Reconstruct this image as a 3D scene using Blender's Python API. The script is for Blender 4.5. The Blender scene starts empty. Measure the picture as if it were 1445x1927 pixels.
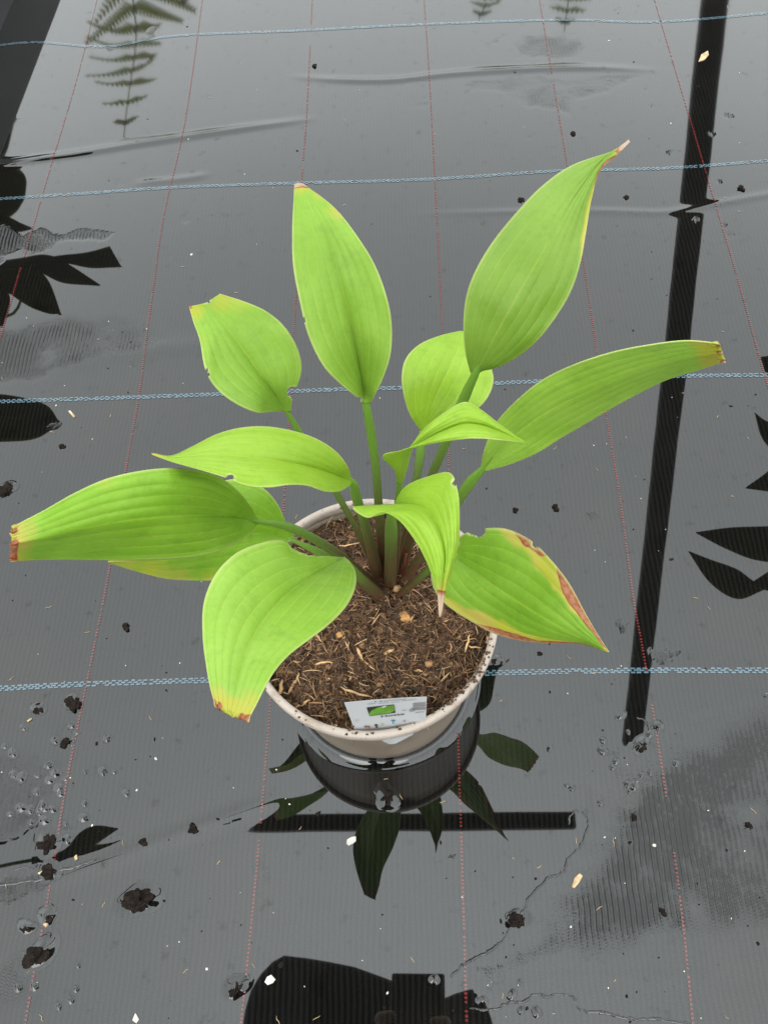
import bpy, bmesh, math, random
import numpy as np
from mathutils import Vector, Matrix

random.seed(7)
rng = np.random.default_rng(7)
S = bpy.context.scene
COL = S.collection
rad = math.radians

# ------------------------------------------------------------------ camera
F = 1590.0            # focal length in photo pixels
CX, CY = 722.5, 963.5
CAMH = 0.655
NAD = (816.0, 1847.0)  # straight-down point
zc = -np.array([(NAD[0]-CX)/F, -(NAD[1]-CY)/F, -1.0]); zc /= np.linalg.norm(zc)
fw = np.array([0, 0, -1.0]); yc = fw - zc*fw.dot(zc); yc /= np.linalg.norm(yc)
xc = np.cross(yc, zc)
RW = np.array([xc, yc, zc])          # camera -> world
cam_d = bpy.data.cameras.new('camera')
cam = bpy.data.objects.new('camera', cam_d); COL.objects.link(cam)
cam_d.sensor_fit = 'VERTICAL'; cam_d.sensor_height = 36.0
cam_d.lens = F/1927.0*36.0
cam_d.clip_start = 0.01; cam_d.clip_end = 500
m4 = Matrix.Identity(4)
for i in range(3):
    for j in range(3):
        m4[i][j] = RW[i, j]
m4.translation = (0, 0, CAMH)
cam.matrix_world = m4
S.camera = cam

# ------------------------------------------------------------------ sky, sun, exposure
SUN_EL, SUN_AZ = rad(44), rad(196)     # azimuth from +Y clockwise: behind and to the left of the camera
w = bpy.data.worlds.new('World'); S.world = w; w.use_nodes = True
nt = w.node_tree; nt.nodes.clear()
out = nt.nodes.new('ShaderNodeOutputWorld'); bg = nt.nodes.new('ShaderNodeBackground')
sky = nt.nodes.new('ShaderNodeTexSky'); sky.sky_type = 'NISHITA'; sky.sun_disc = False
sky.sun_elevation = SUN_EL; sky.sun_rotation = SUN_AZ; sky.dust_density = 4.0; sky.air_density = 1.5
hs = nt.nodes.new('ShaderNodeHueSaturation'); hs.inputs['Saturation'].default_value = 0.12
nt.links.new(sky.outputs[0], hs.inputs['Color'])
tc = nt.nodes.new('ShaderNodeTexCoord'); sx = nt.nodes.new('ShaderNodeSeparateXYZ')
nt.links.new(tc.outputs['Generated'], sx.inputs[0])
# even overcast: dimmer behind the plants near the horizon, a paler band above, bright again overhead
mr = nt.nodes.new('ShaderNodeFloatCurve'); cv_ = mr.mapping.curves[0]
cv_.points[0].location = (0, .24); cv_.points[1].location = (1, .60)
for q in ((.28, .42), (.48, .625), (.70, .475), (.87, .475)): cv_.points.new(*q)
mr.mapping.update(); nt.links.new(sx.outputs['Z'], mr.inputs['Value'])
vm = nt.nodes.new('ShaderNodeVectorMath'); vm.operation = 'SCALE'
vm.inputs[0].default_value = (19.4, 20.5, 20.6)
nt.links.new(mr.outputs[0], vm.inputs['Scale'])
mx = nt.nodes.new('ShaderNodeMix'); mx.data_type = 'RGBA'; mx.inputs['Factor'].default_value = 0.88
nt.links.new(hs.outputs[0], mx.inputs['A']); nt.links.new(vm.outputs[0], mx.inputs['B'])
nt.links.new(mx.outputs['Result'], bg.inputs['Color']); bg.inputs['Strength'].default_value = 0.10
nt.links.new(bg.outputs[0], out.inputs[0])
sd = bpy.data.lights.new('sun', 'SUN'); sd.energy = 0.6; sd.angle = rad(44); sd.color = (1.0, 0.97, 0.92)
so = bpy.data.objects.new('sun', sd); COL.objects.link(so)
sdir = Vector((math.sin(SUN_AZ)*math.cos(SUN_EL), math.cos(SUN_AZ)*math.cos(SUN_EL), math.sin(SUN_EL)))
so.rotation_euler = sdir.to_track_quat('Z', 'Y').to_euler()
S.view_settings.view_transform = 'Standard'; S.view_settings.look = 'None'
S.view_settings.exposure = 1.5; S.view_settings.gamma = 1.0

# ------------------------------------------------------------------ geometry helpers
def ray(px, py):
    px = np.asarray(px, float); py = np.asarray(py, float)
    d = np.stack([(px-CX)/F, -(py-CY)/F, -np.ones_like(px)], -1)
    return d @ RW.T
def P(px, py, z=0.0):
    """the point of the place at height z that the lens sees at (px, py)"""
    d = ray(px, py); z = np.broadcast_to(np.asarray(z, float), d.shape[:-1])
    t = (z-CAMH)/d[..., 2]
    p = d*t[..., None]; p[..., 2] = z
    return p
def Q(px, py, z):
    """the point at height z whose mirror image in the wet ground is seen at (px, py)"""
    p = P(px, py, -np.asarray(z, float)); p[..., 2] *= -1
    return p
def crom(C, t):
    C = np.asarray(C, float); K = len(C)
    if C.ndim == 1: C = C[:, None]
    X = np.vstack([2*C[0]-C[1], C, 2*C[-1]-C[-2]])
    s = np.clip(np.asarray(t, float), 0, 1)*(K-1); i = np.minimum(s.astype(int), K-2); f = (s-i)[:, None]
    a, b, c, d = X[i], X[i+1], X[i+2], X[i+3]
    return 0.5*((2*b)+(c-a)*f+(2*a-5*b+4*c-d)*f*f+(3*b-a-3*c+d)*f**3)
_tab = rng.random((257, 257))
def vnoise(x, y):
    x = np.asarray(x, float); y = np.asarray(y, float)
    xi = np.floor(x).astype(int); yi = np.floor(y).astype(int)
    fx = x-xi; fy = y-yi; fx = fx*fx*(3-2*fx); fy = fy*fy*(3-2*fy)
    g = lambda a, b: _tab[a % 256, b % 256]
    return (g(xi, yi)*(1-fx)+g(xi+1, yi)*fx)*(1-fy)+(g(xi, yi+1)*(1-fx)+g(xi+1, yi+1)*fx)*fy
def fbm(x, y, o=4):
    s = 0; a = 0.5; n = 0
    for k in range(o):
        s = s+a*vnoise(x*2**k+17.3*k, y*2**k+5.1*k); n += a; a *= 0.5
    return s/n
def mesh_obj(name, V, Fc, mat, parent=None, smooth=True, attrs=None):
    me = bpy.data.meshes.new(name)
    V = np.asarray(V, np.float32)
    if isinstance(Fc, np.ndarray):
        k = Fc.shape[1]; n = len(Fc)
        me.vertices.add(len(V)); me.vertices.foreach_set('co', V.ravel())
        me.loops.add(n*k); me.loops.foreach_set('vertex_index', Fc.astype(np.int32).ravel())
        me.polygons.add(n); me.polygons.foreach_set('loop_start', np.arange(0, n*k, k, dtype=np.int32))
        me.update(calc_edges=True); me.validate()
    else:
        me.from_pydata([tuple(map(float, v)) for v in V], [], Fc); me.update()
    if smooth: me.polygons.foreach_set('use_smooth', np.ones(len(me.polygons), bool))
    if attrs:
        for k, a in attrs.items():
            a = np.asarray(a, np.float32)
            if a.ndim == 1:
                at = me.attributes.new(k, 'FLOAT', 'POINT'); at.data.foreach_set('value', a)
            else:
                at = me.attributes.new(k, 'FLOAT_COLOR', 'POINT'); at.data.foreach_set('color', a.ravel())
    o = bpy.data.objects.new(name, me); COL.objects.link(o)
    if mat: me.materials.append(mat)
    if parent: o.parent = parent
    return o
def empty(name, loc=(0, 0, 0)):
    o = bpy.data.objects.new(name, None); COL.objects.link(o); o.location = loc
    o.empty_display_size = 0.05
    return o
def tag(o, label=None, cat=None, group=None, kind=None):
    if label: o['label'] = label
    if cat: o['category'] = cat
    if group: o['group'] = group
    if kind: o['kind'] = kind
    return o
def reparent(o, p):
    o.parent = p; o.matrix_parent_inverse = Matrix.Translation(-Vector(p.location)) if p.type == 'EMPTY' else Matrix.Identity(4)
def gridfaces(nv, nu):
    i = np.arange(nv-1)[:, None]*nu+np.arange(nu-1)[None, :]
    i = i.ravel()
    return np.stack([i, i+1, i+nu+1, i+nu], 1)
def tube(pts, radii, n=8, cap=True, groove=0.0, flat=1.0):
    pts = np.asarray(pts, float); K = len(pts); V = []; Fc = []
    T = np.gradient(pts, axis=0); T /= np.linalg.norm(T, axis=1)[:, None]+1e-12
    up = np.array([0, 0, 1.0]); 
    if abs(T[0].dot(up)) > 0.9: up = np.array([0, -1.0, 0.3])
    for k in range(K):
        b = np.cross(T[k], up); b /= np.linalg.norm(b)+1e-12
        c = np.cross(b, T[k])
        for j in range(n):
            a = 2*math.pi*j/n
            r = radii[k]; s = math.sin(a)
            rr = r*(1-groove*max(0, s)**4)
            V.append(pts[k]+b*math.cos(a)*rr+c*s*rr*flat)
    for k in range(K-1):
        for j in range(n):
            j2 = (j+1) % n
            Fc.append((k*n+j, k*n+j2, (k+1)*n+j2, (k+1)*n+j))
    if cap:
        Fc.append(tuple(range(n))[::-1]); Fc.append(tuple((K-1)*n+j for j in range(n)))
    return V, Fc
def box_between(a, b, wd, ht):
    a = Vector(a); b = Vector(b); t = (b-a).normalized()
    s = t.cross(Vector((0, 0, 1)))
    if s.length < 1e-3: s = Vector((1, 0, 0))
    s.normalize(); u = s.cross(t)
    V = [p+s*x*wd/2+u*y*ht/2 for p in (a, b) for x, y in ((-1, -1), (1, -1), (1, 1), (-1, 1))]
    return V, [(0, 3, 2, 1), (4, 5, 6, 7), (0, 1, 5, 4), (1, 2, 6, 5), (2, 3, 7, 6), (3, 0, 4, 7)]
def lathe(prof, n=96, sx=1.0, c=(0, 0, 0)):
    V = []; Fc = []
    for r, z in prof:
        for j in range(n):
            a = 2*math.pi*j/n
            V.append((c[0]+r*math.cos(a)*sx, c[1]+r*math.sin(a), c[2]+z))
    for k in range(len(prof)-1):
        for j in range(n):
            j2 = (j+1) % n
            Fc.append((k*n+j, k*n+j2, (k+1)*n+j2, (k+1)*n+j))
    return V, Fc

# ------------------------------------------------------------------ material helpers
class NB:
    def __init__(s, name):
        s.m = bpy.data.materials.new(name); s.m.use_nodes = True
        s.t = s.m.node_tree; s.t.nodes.clear()
        s.out = s.t.nodes.new('ShaderNodeOutputMaterial')
        s.b = s.t.nodes.new('ShaderNodeBsdfPrincipled')
        s.t.links.new(s.b.outputs[0], s.out.inputs[0])
    def n(s, typ, **kw):
        nd = s.t.nodes.new('ShaderNode'+typ)
        for k, v in kw.items(): setattr(nd, k, v)
        return nd
    def l(s, a, b): s.t.links.new(a, b)
    def put(s, sock, v):
        if hasattr(v, 'links') or hasattr(v, 'is_output'): s.l(v, sock)
        else: sock.default_value = v
    def math(s, op, a, b=0.0, c=0.0, clamp=False):
        nd = s.n('Math', operation=op); nd.use_clamp = clamp
        for i, v in enumerate((a, b, c)): s.put(nd.inputs[i], v)
        return nd.outputs[0]
    def mix(s, f, a, b):
        nd = s.n('Mix', data_type='RGBA')
        s.put(nd.inputs['Factor'], f)
        for k, v in (('A', a), ('B', b)):
            s.put(nd.inputs[k], v if not isinstance(v, tuple) else (*v, 1.0)[:4])
        return nd.outputs['Result']
    def ramp(s, f, lo, hi, a=0.0, b=1.0):
        nd = s.n('MapRange', interpolation_type='SMOOTHSTEP'); s.put(nd.inputs['Value'], f)
        for k, v in (('From Min', lo), ('From Max', hi), ('To Min', a), ('To Max', b)): nd.inputs[k].default_value = v
        return nd.outputs[0]
    def attr(s, name):
        nd = s.n('Attribute'); nd.attribute_name = name; return nd
    def noise(s, scale, vec=None, detail=3.0, rough=0.5):
        nd = s.n('TexNoise'); nd.inputs['Scale'].default_value = scale; nd.inputs['Detail'].default_value = detail
        nd.inputs['Roughness'].default_value = rough
        if vec is not None: s.l(vec, nd.inputs['Vector'])
        return nd.outputs['Fac']
    def set(s, **kw):
        for k, v in kw.items():
            s.put(s.b.inputs[k.replace('_', ' ')], v if not (isinstance(v, tuple) and len(v) == 3) else (*v, 1.0))
    def bump(s, h, dist, strength=1.0):
        nd = s.n('Bump'); nd.inputs['Distance'].default_value = dist; nd.inputs['Strength'].default_value = strength
        s.l(h, nd.inputs['Height']); return nd.outputs[0]

# direction of the woven ribs (the red threads run along them)
rd = P(797, 0)-P(877, 1900); RIBA = math.atan2(rd[0], rd[1])

def wet_material(name, base, weave=True, spec_ior=1.675):
    """black woven ground cover under a film of water: matt fabric below, mirror film on top;
    where the vertex attribute 'dry' rises the film thins and the ribs stand out of it"""
    b = NB(name)
    pos = b.n('NewGeometry').outputs['Position']
    mp = b.n('Mapping'); mp.inputs['Rotation'].default_value = (0, 0, RIBA); b.l(pos, mp.inputs['Vector'])
    v = mp.outputs[0]
    sp = b.n('SeparateXYZ'); b.l(v, sp.inputs[0])
    wob = b.noise(18, pos, 2)
    xx = b.math('ADD', sp.outputs['X'], b.math('MULTIPLY', wob, 0.006))
    rib = b.math('MULTIPLY_ADD', b.math('SINE', b.math('MULTIPLY', xx, 2*math.pi/0.0040)), 0.5, 0.5)
    weft = b.math('MULTIPLY_ADD', b.math('SINE', b.math('ADD', b.math('MULTIPLY', sp.outputs['Y'], 2*math.pi/0.0021),
                  b.math('MULTIPLY', b.math('FLOOR', b.math('DIVIDE', xx, 0.0040)), 2.4))), 0.5, 0.5)
    relief = b.math('MULTIPLY', rib, b.math('MULTIPLY_ADD', weft, 0.55, 0.45))
    dry = b.attr('dry').outputs['Fac']
    n1 = b.noise(60, pos, 5, .7); n2 = b.noise(260, pos, 3, .7)
    lvl = b.math('SUBTRACT', 1.25, b.math('MULTIPLY', dry, b.math('MULTIPLY_ADD', n1, 2.6, 0.0)))
    lvl = b.math('ADD', lvl, b.math('MULTIPLY', b.math('SUBTRACT', n2, 0.5), b.math('MULTIPLY', dry, 2.0)))
    h = b.n('Math', operation='SMOOTH_MAX'); b.l(relief, h.inputs[0]); b.l(lvl, h.inputs[1]); h.inputs[2].default_value = 0.12
    h = b.math('MINIMUM', h.outputs[0], 1.25)
    rip = b.noise(9, pos, 2)
    hh = b.math('ADD', b.math('MULTIPLY', h, 1.0), b.math('MULTIPLY', rip, 0.10))
    nrm = b.bump(hh, 0.00042)
    if weave:
        gap = b.math('MULTIPLY_ADD', relief, 0.75, 0.45)
        dirt = b.ramp(b.noise(31, pos, 4), 0.55, 0.75)
        silt = b.ramp(b.noise(7, pos, 5), 0.45, 0.7)
        c = b.mix(b.math('MULTIPLY', silt, 0.6), base, (base[0]*1.7, base[1]*1.55, base[2]*1.35))
        c = b.mix(b.math('MULTIPLY', dirt, 0.5), c, (0.002, 0.0018, 0.0015))
        mm = b.n('Mix', data_type='RGBA', blend_type='MULTIPLY'); mm.inputs['Factor'].default_value = 1
        cg = b.n('CombineXYZ'); [b.l(gap, cg.inputs[i]) for i in range(3)]
        b.l(c, mm.inputs['A']); b.l(cg.outputs[0], mm.inputs['B'])
        b.set(Base_Color=mm.outputs['Result'])
    else:
        nn = b.noise(420, pos, 2)
        b.set(Base_Color=b.mix(nn, (base[0]*.6, base[1]*.6, base[2]*.6), (base[0]*1.3, base[1]*1.3, base[2]*1.3)))
    b.set(Roughness=0.7, Specular_IOR_Level=0.0, Coat_Weight=1.0, Coat_IOR=spec_ior)
    mot = b.noise(75, pos, 4, .65); grain = b.noise(900, pos, 2)
    cw = b.math('SUBTRACT', 1.0, b.math('MULTIPLY', b.math('SUBTRACT', 1.0, relief), b.math('MULTIPLY', n1, 0.065)))
    cw = b.math('SUBTRACT', cw, b.ramp(mot, .58, .80, 0, .30))
    cw = b.math('SUBTRACT', cw, b.ramp(grain, .35, .75, 0, .10))
    cw = b.math('SUBTRACT', cw, b.math('MULTIPLY', dry, .10))
    # ribs that stand out of the water carry no film
    expo = b.ramp(b.math('SUBTRACT', relief, lvl), -0.10, 0.35, 0, .28)
    cw = b.math('MULTIPLY', cw, b.math('SUBTRACT', 1.0, expo))
    b.l(cw, b.b.inputs['Coat Weight'])
    # the film thins out up the slope of the cloth, so the far part mirrors less sharply
    sy_ = b.n('SeparateXYZ'); b.l(pos, sy_.inputs[0])
    b.l(b.math('ADD', b.math('MULTIPLY_ADD', dry, 0.09, 0.018), b.ramp(sy_.outputs['Y'], .60, 1.15, 0, .020)), b.b.inputs['Coat Roughness'])
    b.l(nrm, b.b.inputs['Coat Normal'])
    return b.m
M_FAB = wet_material('wet_woven_fabric', (0.0062, 0.0060, 0.0056))
M_BLUE = wet_material('blue_thread', (0.078, 0.125, 0.155), weave=False)
M_RED = wet_material('red_thread', (0.115, 0.020, 0.017), weave=False)

def simple(name, col, rough=0.6, spec=0.4, var=0.25, scale=60, bumpd=0.0, coat=0.0):
    b = NB(name)
    tcn = b.n('TexCoord').outputs['Object']
    n = b.noise(scale, tcn, 4)
    lo = tuple(c*(1-var) for c in col); hi = tuple(min(1, c*(1+var)) for c in col)
    b.set(Base_Color=b.mix(b.ramp(n, 0.3, 0.7), lo, hi), Roughness=rough, Specular_IOR_Level=spec, Coat_Weight=coat, Coat_Roughness=0.08)
    if bumpd: b.l(b.bump(b.noise(scale*3, tcn, 4), bumpd), b.b.inputs['Normal'])
    return b.m

# ------------------------------------------------------------------ ground
def soft_poly(X, Y, poly_px, soft):
    """1 inside a polygon given by photo points laid on the ground, falling to 0 over 'soft' metres"""
    pg = P([p[0] for p in poly_px], [p[1] for p in poly_px])[:, :2]
    inside = np.zeros(X.shape, bool); dist = np.full(X.shape, 1e9)
    n = len(pg)
    for i in range(n):
        (x1, y1), (x2, y2) = pg[i], pg[(i+1) % n]
        c = ((y1 > Y) != (y2 > Y)) & (X < (x2-x1)*(Y-y1)/(y2-y1+1e-15)+x1)
        inside ^= c
        dx, dy = x2-x1, y2-y1; L2 = dx*dx+dy*dy+1e-15
        t = np.clip(((X-x1)*dx+(Y-y1)*dy)/L2, 0, 1)
        dist = np.minimum(dist, np.hypot(X-x1-t*dx, Y-y1-t*dy))
    sd_ = np.where(inside, -dist, dist)
    return sd_
def line_dist(X, Y, pts_px):
    pg = P([p[0] for p in pts_px], [p[1] for p in pts_px])[:, :2]
    pg = crom(pg, np.linspace(0, 1, 8*len(pg)))
    best = np.full(X.shape, 1e9); side = np.zeros(X.shape); tt = np.zeros(X.shape)
    for i in range(len(pg)-1):
        (x1, y1), (x2, y2) = pg[i], pg[i+1]
        dx, dy = x2-x1, y2-y1; L2 = dx*dx+dy*dy+1e-15
        t = np.clip(((X-x1)*dx+(Y-y1)*dy)/L2, 0, 1)
        d = np.hypot(X-x1-t*dx, Y-y1-t*dy)
        s = np.sign(dx*(Y-y1)-dy*(X-x1))
        k = d < best
        best = np.where(k, d, best); side = np.where(k, s, side); tt = np.where(k, (i+t)/(len(pg)-1), tt)
    return best, side, tt

_c = P([0, 1445, 0, 1445], [0, 0, 1927, 1927])
GX0, GX1, GY0, GY1, GS = _c[:, 0].min()-.08, _c[:, 0].max()+.08, _c[:, 1].min()-.08, _c[:, 1].max()+.08, 0.0022
gx = np.arange(GX0, GX1+GS, GS); gy = np.arange(GY0, GY1+GS, GS)
Xg, Yg = np.meshgrid(gx, gy)
Zg = np.zeros_like(Xg)
# very slight lie of the cloth and its creases
Zg += 0.00022*(fbm(Xg*5+3, Yg*5+9, 2)-0.5)
CREASES = [
    ([(540, 143), (640, 150), (740, 150), (850, 138), (1000, 129), (1120, 127), (1245, 133)], 0.0010, 0.006),
    ([(-40, 316), (60, 300), (150, 288), (250, 272), (350, 257), (480, 238), (600, 222)], 0.0013, 0.006),
    ([(760, 404), (950, 399), (1130, 397), (1240, 400), (1300, 392), (1445, 366), (1500, 360)], 0.00045, 0.005),
    ([(250, 345), (330, 338), (400, 328)], 0.0005, 0.006),
    ([(60, 690), (180, 672), (300, 655), (420, 648)], 0.0006, 0.012),
    ([(20, 1700), (120, 1650), (230, 1610), (340, 1570), (450, 1530), (540, 1495)], 0.0009, 0.006),
    ([(1040, 1860), (1180, 1842), (1300, 1850), (1445, 1815), (1500, 1800)], 0.00025, 0.012),
]
for pts, amp, wd in CREASES:
    d, s, t = line_dist(Xg, Yg, pts)
    env = np.clip(np.minimum(t, 1-t)*5, 0, 1)
    Zg += amp*env*np.exp(-(d/wd)**2*1.2)
# patches where the film of water is thin and the weave stands out
DRY = np.zeros_like(Xg)
wob = (fbm(Xg*22, Yg*22, 4)-0.5)
BIGP = [(858, 1815), (905, 1790), (960, 1738), (1000, 1690), (1045, 1655), (1085, 1605), (1098, 1560), (1110, 1480),
        (1170, 1430), (1215, 1365), (1300, 1340), (1460, 1300), (1560, 1300), (1560, 1800), (1445, 1812), (1330, 1850),
        (1230, 1845), (1130, 1842), (1040, 1858), (960, 1868), (905, 1872), (880, 1850)]
PATCH = [(BIGP, 0.035, 1.0),
         ([(-40, 612), (60, 600), (150, 598), (240, 596), (300, 640), (200, 690), (90, 700), (60, 720), (-40, 735)], 0.022, 0.75),
         ([(-40, 428), (50, 432), (140, 434), (225, 436), (200, 452), (120, 462), (60, 478), (-40, 490)], 0.008, 0.95),
         ([(-40, 1395), (40, 1400), (110, 1440), (120, 1500), (70, 1560), (-40, 1590)], 0.014, 0.75),
         ([(-40, 1655), (50, 1640), (95, 1640), (90, 1665), (20, 1690), (-40, 1700)], 0.006, 0.9),
         ([(-40, 1770), (60, 1780), (90, 1850), (70, 1920), (-40, 1930)], 0.015, 0.55),
         ([(960, 60), (1080, 55), (1095, 115), (960, 118)], 0.012, 0.5),
         ([(760, 150), (1000, 145), (1230, 138), (1180, 158), (1090, 190), (1080, 225), (960, 190)], 0.012, 0.42)]
SD0 = None
for poly, soft, amt in PATCH:
    sdp = soft_poly(Xg, Yg, poly, soft)
    if SD0 is None: SD0 = sdp
    m = np.clip((-(sdp+wob*0.045))/soft, 0, 1); m = m*m*(3-2*m)
    DRY = np.maximum(DRY, m*amt)
# deeper water stands a little above the thin patch: a rounded edge all along it
e = np.clip(-(SD0+wob*0.02)/0.0045, 0, 1); Zg -= 0.0003*e*e*(3-2*e)
# scattered thin spots
sp = fbm(Xg*38+5, Yg*38+2, 3); DRY = np.maximum(DRY, np.clip((sp-0.80)*6, 0, 0.5)*np.clip(fbm(Xg*4, Yg*4+8, 2)*2-0.5, 0, 1))
DRY *= np.clip(2.1*fbm(Xg*34+1, Yg*34+7, 4)-.25, .05, 1.15)
# the big sheet around the part in view
fade = np.minimum.reduce([(Xg-GX0), (GX1-Xg), (Yg-GY0), (GY1-Yg)])/0.06
Zg *= np.clip(fade, 0, 1)
nyy, nxx = Xg.shape
V = np.stack([Xg, Yg, Zg], -1).reshape(-1, 3)
Fg = gridfaces(nyy, nxx)
a00, a10, a11, a01 = 0, nxx-1, nyy*nxx-1, (nyy-1)*nxx
BIG = 60.0
ring = np.array([[-BIG, -BIG, 0], [BIG, -BIG, 0], [BIG, BIG, 0], [-BIG, BIG, 0]])
ground = mesh_obj('ground', V, Fg, M_FAB, attrs={'dry': DRY.ravel()})
bm = bmesh.new(); bm.from_mesh(ground.data)
rv = [bm.verts.new(p) for p in ring]
bm.verts.ensure_lookup_table()
cv = [bm.verts[i] for i in (a00, a10, a11, a01)]
edges = [[bm.verts[i] for i in range(0, nxx)], [bm.verts[i*nxx+nxx-1] for i in range(nyy)],
         [bm.verts[(nyy-1)*nxx+i] for i in range(nxx-1, -1, -1)], [bm.verts[i*nxx] for i in range(nyy-1, -1, -1)]]
for k in range(4):
    es = edges[k]; o0, o1 = rv[k], rv[(k+1) % 4]
    mid = len(es)//2
    for i in range(len(es)-1):
        bm.faces.new((es[i+1], es[i], o0 if i < mid else o1))
    bm.faces.new((es[mid], o0, o1))
for f in bm.faces: f.smooth = True
bm.to_mesh(ground.data); bm.free()
tag(ground, kind='structure')
def gz(x, y):
    fx = np.clip((np.asarray(x)-GX0)/GS, 0, nxx-2.001); fy = np.clip((np.asarray(y)-GY0)/GS, 0, nyy-2.001)
    ix = fx.astype(int); iy = fy.astype(int); fx = fx-ix; fy = fy-iy
    return (Zg[iy, ix]*(1-fx)+Zg[iy, ix+1]*fx)*(1-fy)+(Zg[iy+1, ix]*(1-fx)+Zg[iy+1, ix+1]*fx)*fy
def gdry(x, y):
    ix = np.clip(((np.asarray(x)-GX0)/GS).astype(int), 0, nxx-1); iy = np.clip(((np.asarray(y)-GY0)/GS).astype(int), 0, nyy-1)
    return DRY[iy, ix]

def thread(name, pts_px, mat, rows, pitch, length, width, rowgap, skip, label):
    C = P([p[0] for p in pts_px], [p[1] for p in pts_px])[:, :2]
    c = crom(C, np.linspace(0, 1, 900)); seg = np.r_[0, np.cumsum(np.hypot(*np.diff(c, axis=0).T))]
    V = []; Fc = []
    for r in range(rows):
        s = np.arange(pitch*(0.5 if r % 2 else 0.0), seg[-1]-pitch, pitch)
        for q in s:
            if vnoise(q*30+r*.2, (11 if 'blue' in name else 29)+abs(pts_px[0][0])*.1) < skip or rng.random() < 0.04: continue
            q += rng.normal(0, pitch*0.06)
            ln = length*rng.uniform(.8, 1.1); wd = width*rng.uniform(.8, 1.1)
            x = np.interp([q-ln/2, q, q+ln/2], seg, c[:, 0]); y = np.interp([q-ln/2, q, q+ln/2], seg, c[:, 1])
            t = np.array([x[2]-x[0], y[2]-y[0]]); t /= np.hypot(*t)+1e-9; nn = np.array([-t[1], t[0]])
            ctr = np.array([x[1], y[1]])+nn*((r-(rows-1)/2)*rowgap+rng.normal(0, rowgap*.06))
            i0 = len(V)
            for a, b_ in ((-.5, -.3), (-.3, -.5), (.3, -.5), (.5, -.3), (.5, .3), (.3, .5), (-.3, .5), (-.5, .3)):
                p = ctr+t*a*ln+nn*b_*wd
                V.append((p[0], p[1], 0))
            Fc.append(tuple(range(i0, i0+8)))
    V = np.array(V); V[:, 2] = gz(V[:, 0], V[:, 1])+0.00045
    o = mesh_obj(name, V, Fc, mat, parent=ground, smooth=False, attrs={'dry': gdry(V[:, 0], V[:, 1])*0.6})
    return o
BLUE = [[(-70, 96), (60, 80), (200, 88), (330, 68), (560, 58), (800, 46), (1050, 38), (1200, 42), (1300, 38), (1445, 25), (1540, 18)],
        [(-70, 379), (150, 365), (330, 353), (560, 345), (800, 338), (1050, 322), (1250, 317), (1445, 303), (1540, 296)],
        [(-70, 758), (250, 748), (420, 742), (640, 733), (760, 730), (990, 719), (1245, 709), (1445, 706), (1540, 704)],
        [(-70, 1300), (150, 1288), (400, 1280), (690, 1272), (950, 1266), (1180, 1262), (1445, 1262), (1540, 1262)]]
RED = [[(190, -30), (150, 130), (97, 310), (50, 470), (0, 640), (-40, 770)],
       [(385, -30), (350, 220), (310, 400), (285, 570), (262, 745), (240, 870), (205, 1080), (165, 1280), (125, 1480), (100, 1640), (60, 1860), (42, 1970)],
       [(589, -30), (578, 200), (568, 340), (553, 640), (535, 940), (515, 1230), (500, 1440), (483, 1640), (457, 1900), (450, 1970)],
       [(796, -30), (808, 150), (818, 335), (830, 570), (843, 850), (855, 1200), (862, 1400), (870, 1650), (877, 1900), (880, 1970)],
       [(1010, -30), (1065, 300), (1095, 480), (1140, 780), (1165, 930), (1190, 1120), (1210, 1230), (1250, 1480), (1280, 1700), (1300, 1900), (1306, 1970)],
       [(1222, -30), (1320, 300), (1380, 500), (1430, 680), (1470, 810)]]
for p in BLUE: thread('blue_thread', p, M_BLUE, 3, 0.0052, 0.0038, 0.0014, 0.0016, 0.05, None)
for p in RED: thread('red_thread', p, M_RED, 1, 0.0026, 0.0015, 0.0019, 0.0, 0.10, None)

# ------------------------------------------------------------------ greenhouse frame overhead (seen mirrored in the wet ground)
M_STEEL = simple('dull_steel', (0.035, 0.034, 0.03), 0.6, 0.3, 0.2, 12)
gh = empty('greenhouse_frame', (1.4, 2.0, 0))
def beam(name, a, b, wd, ht):
    V, Fc = box_between(a, b, wd, ht)
    o = mesh_obj(name, V, Fc, M_STEEL, smooth=False); reparent(o, gh)
    md = o.modifiers.new('bevel', 'BEVEL'); md.width = 0.008; md.segments = 2
    return o
ra = Q(1362, -160, 1.1); rb = Q(1187, 1400, 4.0)
beam('rafter', ra, rb, 0.098, 0.05)
beam('post', (ra[0], ra[1]+0.05, 0), (ra[0], ra[1]+0.05, 1.16), 0.08, 0.08)
ta = Q(432, 1549, 3.3); tb = Q(1080, 1545, 3.3)
beam('tie_beam', ta, tb, 0.072, 0.05)
tag(gh, 'dark steel greenhouse frame overhead, mirrored as bars in the wet ground', 'frame')

# ------------------------------------------------------------------ pot
PX, PY = -0.0161, 0.2190
RX = 1.0
M_POT = NB('taupe_plastic')
tco = M_POT.n('TexCoord').outputs['Object']
dirt = M_POT.ramp(M_POT.noise(45, tco, 5, .6), 0.56, 0.72)
fine = M_POT.noise(300, tco, 3)
pc = M_POT.mix(M_POT.ramp(M_POT.noise(18, tco, 3), .3, .7), (0.150, 0.118, 0.086), (0.190, 0.150, 0.112))
M_POT.set(Base_Color=M_POT.mix(M_POT.math('MULTIPLY', dirt, 0.65), pc, (0.10, 0.07, 0.045)), Roughness=0.42, Specular_IOR_Level=0.45)
M_POT.l(M_POT.bump(fine, 0.0003, 0.5), M_POT.b.inputs['Normal']); M_POT = M_POT.m
_b = NB('pale_rim_plastic'); _p = _b.n('TexCoord').outputs['Object']
_d = b_d = _b.math('MULTIPLY', _b.ramp(_b.noise(55, _p, 6, .7), .50, .70), .60)
_s = _b.ramp(_b.noise(420, _p, 3), .62, .72, 0, .5)
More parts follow.
